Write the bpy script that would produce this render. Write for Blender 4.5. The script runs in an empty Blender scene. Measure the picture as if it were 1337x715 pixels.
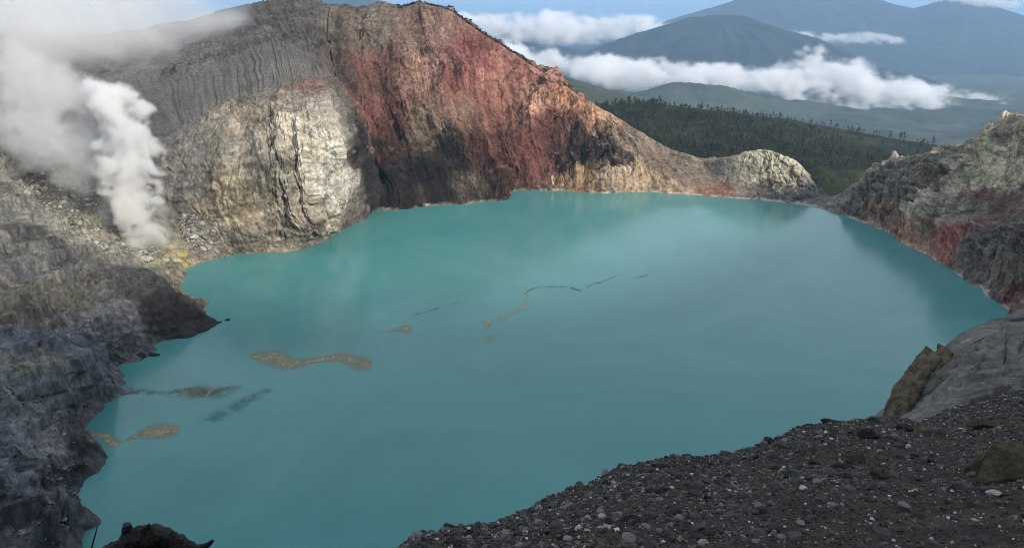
import bpy, math, random
import numpy as np

# ------------------------------------------------------------------ camera
R = math.radians
CAM_H = 200.0            # eye height above the lake
PITCH = R(19.2)
FPX, CX, CY = 955.0, 668.5, 357.5
scene = bpy.context.scene
cam_data = bpy.data.cameras.new("camera")
cam_data.sensor_width = 36.0
cam_data.lens = 36.0 * FPX / 1337.0
cam_data.clip_start = 0.1
cam_data.clip_end = 200000.0
cam = bpy.data.objects.new("camera", cam_data)
scene.collection.objects.link(cam)
cam.location = (0, 0, CAM_H)
cam.rotation_euler = (R(90) - PITCH, 0, 0)
scene.camera = cam

# ------------------------------------------------------------------ light
SUN_EL, SUN_AZ = R(26), R(136)      # azimuth clockwise from +Y (view direction): behind, to the right
world = bpy.data.worlds.new("World")
scene.world = world
world.use_nodes = True
wn = world.node_tree
wn.nodes.clear()
w_out = wn.nodes.new("ShaderNodeOutputWorld")
w_bg = wn.nodes.new("ShaderNodeBackground")
w_sky = wn.nodes.new("ShaderNodeTexSky")
w_sky.sky_type = 'NISHITA'
w_sky.sun_disc = False
w_sky.sun_elevation = SUN_EL
w_sky.sun_rotation = SUN_AZ
w_sky.altitude = 2300
w_sky.air_density = 1.0
w_sky.dust_density = 0.8
w_bg.inputs["Strength"].default_value = 0.14
# broken high cloud over the whole dome
w_tc = wn.nodes.new("ShaderNodeTexCoord")
w_sep = wn.nodes.new("ShaderNodeSeparateXYZ")
wn.links.new(w_tc.outputs["Generated"], w_sep.inputs[0])
w_z = wn.nodes.new("ShaderNodeMath"); w_z.operation = 'MAXIMUM'; w_z.inputs[1].default_value = 0.0
wn.links.new(w_sep.outputs[2], w_z.inputs[0])
w_za = wn.nodes.new("ShaderNodeMath"); w_za.operation = 'ADD'; w_za.inputs[1].default_value = 0.06
wn.links.new(w_z.outputs[0], w_za.inputs[0])
w_div = wn.nodes.new("ShaderNodeMath"); w_div.operation = 'DIVIDE'; w_div.inputs[0].default_value = 1.0
wn.links.new(w_za.outputs[0], w_div.inputs[1])
w_pl = wn.nodes.new("ShaderNodeVectorMath"); w_pl.operation = 'SCALE'
wn.links.new(w_tc.outputs["Generated"], w_pl.inputs[0]); wn.links.new(w_div.outputs[0], w_pl.inputs["Scale"])
w_no = wn.nodes.new("ShaderNodeTexNoise")
w_no.inputs["Scale"].default_value = 0.42
w_no.inputs["Detail"].default_value = 8
w_no.inputs["Roughness"].default_value = 0.55
w_no.inputs["Distortion"].default_value = 0.4
wn.links.new(w_pl.outputs[0], w_no.inputs["Vector"])
w_mr = wn.nodes.new("ShaderNodeMapRange"); w_mr.interpolation_type = 'SMOOTHSTEP'
for i_, v_ in ((1, 0.40), (2, 0.62), (3, 0.5), (4, 1.0)): w_mr.inputs[i_].default_value = v_
wn.links.new(w_no.outputs["Fac"], w_mr.inputs[0])
w_mix = wn.nodes.new("ShaderNodeMix"); w_mix.data_type = 'RGBA'
w_mix.inputs["B"].default_value = (4.3, 4.5, 4.7, 1)
wn.links.new(w_mr.outputs[0], w_mix.inputs["Factor"])
wn.links.new(w_sky.outputs[0], w_mix.inputs["A"])
wn.links.new(w_mix.outputs["Result"], w_bg.inputs[0])
wn.links.new(w_bg.outputs[0], w_out.inputs[0])

sun_data = bpy.data.lights.new("sun", 'SUN')
sun_data.energy = 3.5
sun_data.angle = R(6)
sun_data.color = (1.0, 0.90, 0.76)
sun = bpy.data.objects.new("sun", sun_data)
scene.collection.objects.link(sun)
sun.location = (300, -600, 900)
sun.rotation_euler = (R(90) - SUN_EL, 0, math.pi - SUN_AZ)

vs = scene.view_settings
vs.view_transform = 'Standard'
vs.look = 'None'
vs.gamma = 1.0
vs.use_curve_mapping = False
vs.exposure = 0.66
scene.cycles.use_denoising = True
scene.cycles.denoising_prefilter = 'FAST'
scene.cycles.filter_width = 1.0
scene.cycles.volume_bounces = 10
scene.cycles.max_bounces = 12
scene.cycles.transparent_max_bounces = 16
scene.cycles.volume_step_rate = 1.0
scene.cycles.volume_max_steps = 512

rnd = random.Random(7)
rng = np.random.default_rng(7)
COL = scene.collection

# ------------------------------------------------------------------ helpers
def ray(px, py):
    a = (px - CX) / FPX
    b = (CY - py) / FPX
    return np.array([a, math.cos(PITCH) + b * math.sin(PITCH), -math.sin(PITCH) + b * math.cos(PITCH)])

def at(px, py, Y):
    """point seen at a photo pixel, at forward distance Y"""
    d = ray(px, py)
    return np.array([0, 0, CAM_H]) + d * (Y / d[1])

def atz(px, py, z):
    d = ray(px, py)
    return np.array([0, 0, CAM_H]) + d * ((z - CAM_H) / d[2])

_prm = np.random.default_rng(11).permutation(256)
_prm = np.concatenate([_prm, _prm, _prm]).astype(np.int32)
_g = np.random.default_rng(12).normal(size=(256, 3))
_g = (_g / np.linalg.norm(_g, axis=1)[:, None]).astype(np.float32)

def pn(x, y, z, seed=0):
    """gradient noise, roughly -1..1"""
    x = np.asarray(x, np.float32) + seed * 17.31
    y = np.asarray(y, np.float32) + seed * 9.17
    z = np.asarray(z, np.float32) + seed * 5.73
    x, y, z = np.broadcast_arrays(x, y, z)
    fx, fy, fz = np.floor(x), np.floor(y), np.floor(z)
    xi, yi, zi = fx.astype(np.int32) & 255, fy.astype(np.int32) & 255, fz.astype(np.int32) & 255
    x, y, z = x - fx, y - fy, z - fz
    u, v, w = [t * t * t * (t * (t * 6 - 15) + 10) for t in (x, y, z)]
    out = 0
    for dx in (0, 1):
        wx = u if dx else 1 - u
        for dy in (0, 1):
            wy = v if dy else 1 - v
            a = _prm[_prm[xi + dx] + yi + dy]
            for dz in (0, 1):
                g = _g[_prm[a + zi + dz]]
                n = g[..., 0] * (x - dx) + g[..., 1] * (y - dy) + g[..., 2] * (z - dz)
                out = out + wx * wy * (w if dz else 1 - w) * n
    return out * 1.6

def fbm(p, wl, octv=4, seed=0, gain=0.5, ridged=False, lac=2.03):
    s, a, tot = 0, 1.0, 0.0
    for o in range(octv):
        f = lac ** o / wl
        n = pn(p[..., 0] * f, p[..., 1] * f, p[..., 2] * f, seed + o * 3)
        if ridged:
            n = 1 - 2 * np.abs(n)
        s = s + a * n
        tot += a
        a *= gain
    return s / tot

def worley(p, size, seed=0):
    """cell noise: distance to nearest and second nearest point, and a random number for the nearest cell"""
    q = (p / np.asarray(size, np.float32)).astype(np.float32)
    b = np.floor(q)
    f1 = np.full(q.shape[:-1], 9.0, np.float32); f2 = f1.copy(); cid = np.zeros(q.shape[:-1], np.int32)
    for dx in (-1, 0, 1):
        for dy in (-1, 0, 1):
            for dz in (-1, 0, 1):
                c = b + np.array([dx, dy, dz], np.float32)
                ci = c.astype(np.int32) & 255
                h = _prm[_prm[_prm[(ci[..., 0] + seed) & 255] + ci[..., 1]] + ci[..., 2]]
                d = (((c + 0.5 + 0.55 * _g[h]) - q) ** 2).sum(-1)
                m = d < f1
                f2 = np.where(m, f1, np.minimum(f2, d)); f1 = np.where(m, d, f1); cid = np.where(m, h, cid)
    return np.sqrt(f1), np.sqrt(f2), cid / 255.0

def sstep(a, b, x):
    t = np.clip((x - a) / (b - a), 0, 1)
    return t * t * (3 - 2 * t)

def lin(c):
    c = np.asarray(c, float) / 255.0
    return np.where(c <= 0.04045, c / 12.92, ((c + 0.055) / 1.055) ** 2.4)

def pchip(t, Y, tq):
    """monotone cubic interpolation of Y[n, ...] over t, at tq"""
    t = np.asarray(t, float)
    sh = Y.shape[1:]
    Y = Y.reshape(len(t), -1)
    h = np.diff(t)[:, None]
    d = np.diff(Y, axis=0) / h
    m = np.zeros_like(Y)
    w1, w2 = 2 * h[1:] + h[:-1], h[1:] + 2 * h[:-1]
    with np.errstate(divide='ignore', invalid='ignore'):
        hm = (w1 + w2) / (w1 / d[:-1] + w2 / d[1:])
    m[1:-1] = np.where(d[:-1] * d[1:] > 0, np.nan_to_num(hm), 0)
    m[0], m[-1] = d[0], d[-1]
    k = np.clip(np.searchsorted(t, tq, side='right') - 1, 0, len(t) - 2)
    hh = h[k]
    s = ((tq - t[k])[:, None]) / hh
    r = (Y[k] * (1 + 2 * s) * (1 - s) ** 2 + m[k] * hh * s * (1 - s) ** 2
         + Y[k + 1] * s * s * (3 - 2 * s) + m[k + 1] * hh * s * s * (s - 1))
    return r.reshape((len(tq),) + sh)

def put(o, label=None, category=None, group=None, kind=None, parent=None):
    COL.objects.link(o)
    if parent is not None:
        o.parent = parent
    for k, v in (("label", label), ("category", category), ("group", group), ("kind", kind)):
        if v:
            o[k] = v
    return o

def np_mesh(name, verts, faces, mat, col=None, smooth=False, attrs=None):
    """mesh from numpy arrays; faces [n,3] or [n,4]; col [nv,3] linear"""
    me = bpy.data.meshes.new(name)
    verts = np.asarray(verts, np.float32).reshape(-1, 3)
    faces = np.asarray(faces, np.int32)
    n, k = faces.shape
    me.vertices.add(len(verts))
    me.vertices.foreach_set("co", verts.ravel())
    me.loops.add(n * k)
    me.loops.foreach_set("vertex_index", faces.ravel())
    me.polygons.add(n)
    me.polygons.foreach_set("loop_start", np.arange(n, dtype=np.int32) * k)
    me.polygons.foreach_set("loop_total", np.full(n, k, np.int32))
    me.update(calc_edges=True)
    if smooth:
        me.polygons.foreach_set("use_smooth", np.ones(n, bool))
    else:
        me.polygons.foreach_set("use_smooth", np.zeros(n, bool))
    if col is not None:
        a = me.color_attributes.new("Col", 'FLOAT_COLOR', 'POINT')
        c = np.ones((len(verts), 4), np.float32)
        c[:, :3] = col
        a.data.foreach_set("color", c.ravel())
    for an, av in (attrs or {}).items():
        a = me.attributes.new(an, 'FLOAT', 'POINT')
        a.data.foreach_set("value", np.asarray(av, np.float32).ravel())
    me.materials.append(mat)
    return me

def np_obj(name, verts, faces, mat, col=None, smooth=False, **kw):
    me = np_mesh(name, verts, faces, mat, col, smooth, kw.pop("attrs", None))
    return put(bpy.data.objects.new(name, me), **kw)

def grid_faces(m, n, flip=False):
    """quads of an m x n vertex grid"""
    i = np.arange(m * n).reshape(m, n)
    a, b, c, d = i[:-1, :-1], i[1:, :-1], i[1:, 1:], i[:-1, 1:]
    q = np.stack([a, b, c, d], -1).reshape(-1, 4)
    return q[:, ::-1] if flip else q

# ------------------------------------------------------------------ materials
def new_mat(name):
    m = bpy.data.materials.new(name)
    m.use_nodes = True
    nt = m.node_tree
    return m, nt, nt.nodes["Principled BSDF"]

def node(nt, typ, **kw):
    n = nt.nodes.new(typ)
    for k, v in kw.items():
        setattr(n, k, v)
    return n

def rock_mat(name, color=None, scale=1.0, bump=0.6, var=0.35, rough=0.95, bump_dist=None, fine=9.0, spec=0.2):
    """rock: colour from the Col attribute (or a constant), broken up by noise, with bump"""
    m, nt, bs = new_mat(name)
    L = nt.links.new
    tc = node(nt, "ShaderNodeTexCoord")
    if color is None:
        src = node(nt, "ShaderNodeAttribute", attribute_name="Col").outputs["Color"]
    else:
        c = node(nt, "ShaderNodeRGB")
        c.outputs[0].default_value = (*color, 1)
        src = c.outputs[0]
    n1 = node(nt, "ShaderNodeTexNoise")
    n1.inputs["Scale"].default_value = 0.35 / scale
    n1.inputs["Detail"].default_value = 9
    n1.inputs["Roughness"].default_value = 0.74
    L(tc.outputs["Object"], n1.inputs["Vector"])
    mr = node(nt, "ShaderNodeMapRange")
    mr.inputs[1].default_value = 0.36
    mr.inputs[2].default_value = 0.64
    mr.inputs[3].default_value = 1 - var
    mr.inputs[4].default_value = 1 + var
    L(n1.outputs["Fac"], mr.inputs[0])
    mx = node(nt, "ShaderNodeVectorMath", operation='SCALE')
    L(src, mx.inputs[0])
    L(mr.outputs[0], mx.inputs["Scale"])
    L(mx.outputs[0], bs.inputs["Base Color"])
    n2 = node(nt, "ShaderNodeTexNoise")
    n2.inputs["Scale"].default_value = fine * 0.1 / scale
    n2.inputs["Detail"].default_value = 6
    n2.inputs["Roughness"].default_value = 0.65
    L(tc.outputs["Object"], n2.inputs["Vector"])
    bp = node(nt, "ShaderNodeBump")
    bp.inputs["Strength"].default_value = bump
    bp.inputs["Distance"].default_value = bump_dist if bump_dist else 1.2 * scale
    L(n2.outputs["Fac"], bp.inputs["Height"])
    L(bp.outputs[0], bs.inputs["Normal"])
    bs.inputs["Roughness"].default_value = rough
    bs.inputs["Specular IOR Level"].default_value = spec
    return m

# ------------------------------------------------------------------ crater ring
def W(*a):
    return np.array(a, float)

def K(shore, *pts):
    """one profile from the waterline to the crest: (px, py, height<235 or forward distance)"""
    out = [atz(shore[0], shore[1], 0.0)]
    for p in pts:
        if isinstance(p, np.ndarray):
            out.append(p)
        elif p[2] < 235:
            out.append(atz(*p))
        else:
            out.append(at(*p))
    return np.array(out)

PROFILES = [
    # near left, mostly outside the frame
    K((70, 760), (30, 755, 8), (-20, 745, 22), (-120, 700, 50), W(-330, 200, 120), W(-430, 190, 215)),
    K((90, 692), (50, 690, 9), (0, 675, 22), (-120, 600, 55), W(-330, 225, 120), W(-440, 215, 215)),
    K((117, 684), (80, 672, 7), (30, 650, 17), (-100, 575, 52), W(-335, 250, 120), W(-445, 235, 215)),
    K((88, 655), (66, 635, 8), (20, 610, 20), (-80, 545, 50), W(-345, 275, 120), W(-450, 255, 215)),
    K((112, 590), (80, 590, 8), (30, 570, 17), (-70, 520, 46), W(-355, 300, 120), W(-455, 280, 215)),
    K((98, 560), (85, 547, 6), (62, 540, 12), (-40, 500, 40), W(-362, 325, 118), W(-462, 305, 214)),
    K((130, 520), (97, 525, 6), (90, 474, 32), (0, 464, 37), W(-372, 350, 115), W(-468, 335, 213)),
    K((118, 500), (108, 488, 5), (100, 468, 9), (20, 454, 20), W(-385, 372, 112), W(-472, 360, 212)),
    K((122, 480), (110, 465, 7), (70, 440, 22), (0, 418, 38), W(-395, 395, 112), W(-478, 385, 211)),
    K((140, 470), (122, 450, 10), (82, 420, 27), (5, 390, 46), W(-405, 425, 112), W(-485, 415, 210)),
    K((200, 443), (172, 420, 13), (132, 388, 30), (50, 362, 46), W(-420, 455, 112), W(-495, 450, 208)),
    K((240, 437), (208, 405, 15), (168, 368, 32), (95, 343, 44), W(-430, 490, 110), W(-505, 480, 206)),
    K((268, 425), (230, 398, 14), (185, 358, 30), (120, 336, 38), W(-440, 525, 108), W(-515, 520, 204)),
    K((250, 398), (225, 383, 6), (192, 356, 14), (110, 333, 30), W(-450, 560, 105), W(-530, 570, 200)),
    K((222, 374), (204, 352, 6), (150, 335, 15), (60, 305, 36), W(-470, 610, 105), W(-550, 640, 196)),
    K((225, 359), (195, 335, 6), (130, 303, 22), (40, 250, 50), W(-480, 700, 120), W(-570, 760, 192)),
    K((240, 345), (205, 310, 14), (150, 265, 36), (80, 200, 72), (20, 110, 800), (20, 42, 950)),
    # pale headland cliff
    K((290, 333), (242, 280, 34), (218, 235, 62), (205, 188, 92), (180, 110, 820), (140, 46, 1000)),
    K((340, 329), (312, 260, 50), (300, 200, 88), (295, 152, 115), (285, 92, 830), (245, 28, 1020)),
    K((380, 326), (366, 250, 54), (360, 180, 98), (355, 125, 130), (345, 68, 850), (310, 9, 1040)),
    K((412, 315), (406, 250, 54), (400, 180, 98), (392, 112, 138), (382, 68, 860), (350, 2, 1050)),
    K((445, 300), (440, 240, 52), (433, 175, 100), (415, 112, 138), (400, 68, 870), (385, -3, 1060)),
    K((475, 286), (469, 240, 38), (455, 180, 82), (430, 105, 815), (412, 70, 880), (405, -2, 1060)),
    # dark recess behind the headland
    K((480, 274), (476, 245, 835), (461, 182, 872), (436, 112, 900), (424, 68, 930), (432, 8, 1060)),
    K((520, 270), (508, 222, 845), (492, 160, 890), (474, 100, 940), (466, 50, 1000), (466, 13, 1060)),
    # red wall
    K((570, 266), (556, 215, 850), (541, 150, 900), (530, 90, 950), (521, 45, 1000), (520, 13, 1055)),
    K((620, 262), (606, 215, 872), (586, 150, 910), (566, 90, 965), (552, 40, 1015), (546, 5, 1055)),
    K((654, 258), (640, 215, 886), (620, 150, 930), (602, 90, 975), (591, 50, 1010), (585, 18, 1045)),
    K((663, 248), (655, 205, 915), (643, 155, 948), (637, 105, 985), (636, 75, 1010), (640, 52, 1030)),
    K((720, 246), (716, 210, 925), (710, 170, 952), (705, 130, 980), (702, 110, 1000), (700, 92, 1015)),
    K((760, 250), (760, 220, 915), (760, 190, 940), (757, 160, 965), (755, 140, 985), (753, 125, 1000)),
    K((840, 250), (832, 230, 908), (825, 210, 930), (815, 190, 950), (808, 170, 968), (801, 151, 985)),
    K((900, 253), (895, 241, 890), (888, 229, 910), (882, 217, 930), (876, 206, 945), (868, 194, 960)),
    # saddle and its knoll
    K((935, 257), (932, 248, 872), (928, 239, 888), (924, 229, 905), (920, 219, 920), (915, 209, 935)),
    K((965, 259), (965, 251, 860), (965, 241, 868), (965, 229, 876), (963, 216, 885), (958, 205, 900)),
    K((1000, 261), (1002, 253, 855), (1003, 242, 866), (1003, 228, 872), (1003, 212, 877), (1000, 201, 890)),
    K((1030, 264), (1035, 257, 845), (1040, 248, 855), (1042, 235, 862), (1038, 220, 868), (1028, 207, 880)),
    K((1050, 267), (1055, 262, 835), (1060, 257, 846), (1063, 251, 855), (1063, 245, 863), (1060, 237, 875)),
    K((1070, 271), (1075, 268, 815), (1080, 264, 822), (1083, 261, 830), (1084, 259, 835), (1084, 257, 845)),
    # right wall
    K((1090, 276), (1097, 268, 795), (1103, 260, 805), (1110, 252, 815), (1117, 245, 825), (1125, 237, 835)),
    K((1130, 288), (1138, 272, 755), (1145, 258, 768), (1152, 243, 780), (1160, 228, 790), (1165, 213, 805)),
    K((1180, 309), (1190, 285, 705), (1198, 262, 725), (1205, 240, 740), (1212, 220, 752), (1215, 201, 765)),
    K((1200, 325), (1215, 295, 670), (1228, 268, 690), (1240, 243, 708), (1250, 220, 720), (1258, 198, 735)),
    K((1240, 345), (1258, 310, 625), (1275, 275, 645), (1288, 240, 662), (1293, 205, 675), (1290, 174, 690)),
    K((1270, 365), (1295, 325, 585), (1315, 285, 605), (1330, 245, 622), (1340, 200, 640), (1345, 158, 655)),
    K((1300, 385), (1330, 340, 555), (1355, 295, 572), (1375, 250, 590), (1390, 200, 605), (1400, 148, 620)),
    K((1325, 402), (1360, 355, 525), (1395, 310, 540), (1425, 255, 555), (1445, 200, 570), (1460, 135, 585)),
    K((1400, 460), (1450, 400, 450), (1500, 350, 465), (1550, 290, 480), (1600, 215, 500), (1650, 135, 520)),
    # near side: beside, below and behind the camera; unseen crest raised for shade
    np.array([W(340, 330, 0), W(365, 330, 40), W(400, 335, 85), W(440, 335, 130), W(480, 340, 175), W(520, 340, 215)]),
    np.array([W(280, 220, 0), W(315, 205, 50), W(350, 190, 100), W(385, 175, 145), W(420, 150, 195), W(470, 60, 310)]),
    np.array([W(180, 160, 0), W(195, 125, 50), W(205, 90, 100), W(215, 55, 150), W(228, 22, 185), W(300, -120, 425)]),
    np.array([W(60, 140, 0), W(60, 100, 45), W(60, 66, 95), W(58, 38, 145), W(56, 17, 180), W(70, -150, 370)]),
    np.array([W(-50, 140, 0), W(-52, 100, 45), W(-55, 66, 95), W(-58, 38, 145), W(-62, 16, 180), W(-70, -110, 258)]),
    np.array([W(-120, 160, 0), W(-150, 135, 45), W(-185, 110, 95), W(-220, 85, 145), W(-260, 55, 185), W(-320, -20, 245)]),
]
NP_ = len(PROFILES)
prof = np.array(PROFILES)                       # [n, 6, 3]
outw = prof[:, 5, :2] - prof[:, 0, :2]
outw /= np.linalg.norm(outw, axis=1)[:, None]
under = prof[:, 0].copy(); under[:, :2] -= outw * 14; under[:, 2] = -9
b1 = prof[:, 5].copy(); b1[:, :2] += outw * 35; b1[:, 2] -= 16
b2 = prof[:, 5].copy(); b2[:, :2] += outw * 330; b2[:, 2] -= 190
prof = np.concatenate([under[:, None], prof, b1[:, None], b2[:, None]], 1)   # [n, 9, 3]

# number of columns between neighbouring profiles
seg_n = []
for i in range(NP_):
    if i < 16: seg_n.append(36)
    elif i < 23: seg_n.append(54)
    elif i < 24: seg_n.append(30)
    elif i < 32: seg_n.append(56)
    elif i < 38: seg_n.append(36)
    elif i < 46: seg_n.append(38)
    else: seg_n.append(14)
tq, tcol = [], []
for i, n in enumerate(seg_n):
    tq.append(i + np.arange(n) / n)
tq = np.concatenate(tq + [np.array([NP_ - 1e-9])])
ext = np.concatenate([prof[-3:], prof, prof[:4]], 0)
# spacing between profiles from the waterline distance, so curves stay even
cp = pchip(np.arange(-3, NP_ + 4), ext, tq)      # [M, 9, 3]
ki = np.clip(np.floor(tq).astype(int), 0, NP_ - 1); kf = (tq - ki)[:, None, None]
cl = ext[ki + 3] * (1 - kf) + ext[ki + 4] * kf   # straight facets between profiles keep the aretes sharp
kw_ = (0.3 + 0.65 * sstep(20.0, 21.0, tq) * (1 - sstep(25.5, 27.0, tq)))[:, None, None]
cp = cp * (1 - kw_) + cl * kw_
M = len(tq)
rows = np.concatenate([np.arange(0, 8) / 8, 1 + np.arange(0, 5 * 48) / 48, 6 + np.arange(0, 12) / 12, 7 + np.arange(0, 15) / 14])
N = len(rows)
P = pchip(np.arange(9), cp.transpose(1, 0, 2), rows).transpose(1, 0, 2)      # [M, N, 3]
du = np.gradient(P, axis=0); dv = np.gradient(P, axis=1)
nrm = np.cross(du, dv)
nrm /= np.linalg.norm(nrm, axis=2)[..., None] + 1e-9
if nrm[M // 2, 100, 2] < 0:
    nrm = -nrm
U = np.broadcast_to(np.concatenate([[0], np.cumsum(np.linalg.norm(np.diff(P[:, 8], axis=0), axis=1))])[:, None], (M, N))
V = np.broadcast_to(rows[None], (M, N))
T = np.broadcast_to(tq[:, None], (M, N))
Pf = P.astype(np.float32)

def band(x, a, b, s):
    return sstep(a - s, a + s, x) * (1 - sstep(b - s, b + s, x))

near_w = np.clip(band(T, 50.2, 52.8, 0.8), 0, 1)                    # the slope under the camera stays smooth
left_w = band(T, -1, 16.4, 0.6)
cliff_w = band(T, 16.6, 22.9, 0.5)
red_w = band(T, 23.0, 32.6, 0.7)
sad_w = band(T, 33.2, 37.4, 0.5)
right_w = band(T, 38.6, 49, 0.8)
ash_w = cliff_w * band(V, 4.12, 5.05, 0.12)
up_w = band(T, 16.0, 24.5, 0.8) * sstep(5.0, 5.2, V)
rough = (1 - 0.96 * near_w) * (1 - 0.9 * ash_w) * (1 - 0.7 * up_w) * (1 - 0.25 * left_w)
warp = fbm(Pf, 55, 3, 40) * 10
disp = fbm(Pf, 75, 3, 1, ridged=True) * 7.0 * (1 - 0.75 * ash_w) * (1 - 0.35 * cliff_w)
disp = disp + fbm(Pf, 26, 3, 7, 0.55, ridged=True) * 4.2
disp = disp + fbm(Pf, 10, 3, 19, 0.6, ridged=True) * 2.6
disp = disp + fbm(Pf, 4.0, 2, 29, 0.6) * 0.8
# jointed blocks
wq = Pf + np.stack([fbm(Pf, 20, 2, 31), fbm(Pf, 20, 2, 33), fbm(Pf, 20, 2, 35)], -1) * 6
f1a, f2a, ida = worley(wq, (13, 13, 20), 3)
f1b, f2b, idb = worley(wq, (5.5, 5.5, 7.5), 9)
blk = 0.32 * left_w + 0.45 * cliff_w + 0.34 * red_w + 0.7 * sad_w + 0.5 * right_w
disp = disp + blk * ((ida - 0.5) * 5.5 - 3.0 * (1 - sstep(0.0, 0.14, f2a - f1a)) + (idb - 0.5) * 2.4 - 1.2 * (1 - sstep(0.0, 0.2, f2b - f1b)))
# gullies and ribs that run down the slope
uw = U + warp
def rib(wl, vs_, sd, sharp=1.0):
    return 1 - 2 * np.abs(pn(uw / wl + 0.25 * pn(uw / (wl * 2), V * vs_ * 2, 1.0, sd + 7), V * vs_, sd * 0.37, sd)) ** sharp
sp_ = np.linalg.norm(du, axis=2); spk = np.clip(sp_ / (np.linalg.norm(du[:, 8], axis=1)[:, None] + 1e-6), 0.08, 1) ** 1.5
g1, g2, g3, g4 = rib(50, 0.25, 50), rib(21, 0.5, 51, 0.8), rib(9, 0.9, 52, 0.8), rib(4.2, 1.3, 53, 0.9)
g2, g3, g4 = g2 * spk, g3 * spk, g4 * spk
g1 = g1 * np.sqrt(spk)
disp = disp + red_w * (g1 * 9.0 + g2 * 5.5 + g3 * 2.6 + g4 * 1.1) + cliff_w * (1 - ash_w) * (g1 * 3.0 + g2 * 4.8 + g3 * 2.8 + g4 * 1.3)
disp = disp + sad_w * (g2 * 0.8 + g3 * 1.8 + g4 * 1.0) + right_w * (g1 * 6.0 + g2 * 6.0 + g3 * 3.4 + g4 * 1.6)
disp = disp + left_w * (g1 * 4.0 + g2 * 3.4 + g3 * 1.6 + fbm(Pf, 34, 3, 45, 0.5, ridged=True) * 5.0)
# some faces are smooth and some shattered; long deep fractures cut across
shat = 0.35 + 0.95 * sstep(-0.3, 0.35, fbm(Pf, 95, 3, 47))
f1c, f2c, idc = worley(wq * np.array([1, 1, 0.55], np.float32), (38, 38, 38), 15)
frac = 1 - sstep(0.0, 0.07, f2c - f1c)
face = fbm(Pf, 130, 2, 49) * 9 + (idc - 0.5) * 2.5
big_w = (cliff_w * (1 - ash_w) + red_w + 0.7 * right_w) * (1 - up_w)
zt_ = Pf[..., 2] - 0.33 * Pf[..., 0] + fbm(Pf, 70, 3, 48) * 9
ledge = pn(0.0, 0.0, zt_ / 13.0, 74) * 2.6 + pn(0.0, 0.0, zt_ / 5.0, 75) * 1.3
disp = disp * shat + big_w * (face - 0.7 * frac) + cliff_w * (1 - ash_w) * ledge
disp = disp * rough
r1 = 1 - 2 * np.abs(pn((U + warp * 0.16) / 7.5, V * 0.5, 2.0, 60))
r2 = 1 - 2 * np.abs(pn((U + warp * 0.2) / 3.4, V * 0.8, 5.0, 61))
r1, r2 = r1 * spk, r2 * spk
disp = disp + ash_w * (r1 * 2.3 * (0.6 + 0.6 * sstep(-0.3, 0.3, fbm(Pf, 50, 2, 63))) + r2 * 1.7) + up_w * (r1 * 1.6 + g2 * 1.6)
# layered beds show as small ledges
zl = Pf[..., 2] + fbm(Pf, 60, 2, 70) * 7
bed = pn(0.0, 0.0, zl / 7.0, 71) * 1.3 + pn(0.0, 0.0, zl / 2.7, 72) * 0.6
disp = disp + bed * (2.4 * left_w + 0.5 * cliff_w * (1 - ash_w) + 0.5 * red_w + 0.4 * right_w) * (1 - near_w)
# waterline and the crest keep their place
shore_k = 0.35 + 0.4 * left_w + (0.65 - 0.4 * left_w) * sstep(1.0, 1.7, V)
crest_k = 1 - (0.72 + 0.16 * right_w) * np.exp(-((V - 6.0) / 0.28) ** 2)
small_rel = np.clip((prof[:, 6, 2] - 0) / 60, 0.12, 1)
rel = np.interp(tq, np.arange(NP_), small_rel)[:, None]
disp = disp * shore_k * crest_k * np.maximum(rel, 0.3)
disp = np.where(V > 7.05, disp * 0.4, disp)
P2 = P + nrm * disp[..., None]
# bedded ash on the left weathers into benches and risers
zw = P2[..., 2] + fbm(Pf, 45, 3, 110) * 5 + 0.12 * P2[..., 1]
def bench(h, sd):
    q = zw / h + 0.35 * pn(Pf[..., 0] / 30, Pf[..., 1] / 30, 0, sd)
    fr = q - np.floor(q)
    return (sstep(0.45, 0.85, fr) - fr) * h
bw_ = left_w * sstep(1.05, 1.5, V) * (1 - sstep(4.6, 5.4, V)) * sstep(-0.35, 0.1, fbm(Pf, 60, 2, 112))
P2[..., 2] += bw_ * (bench(8.5, 113) * 0.85 + bench(3.4, 117) * 0.6)
P2[..., 2] += left_w * sstep(1.02, 1.3, V) * (fbm(Pf, 5.5, 3, 119, 0.6, ridged=True) * 0.9 + (idb - 0.5) * 1.2)

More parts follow.
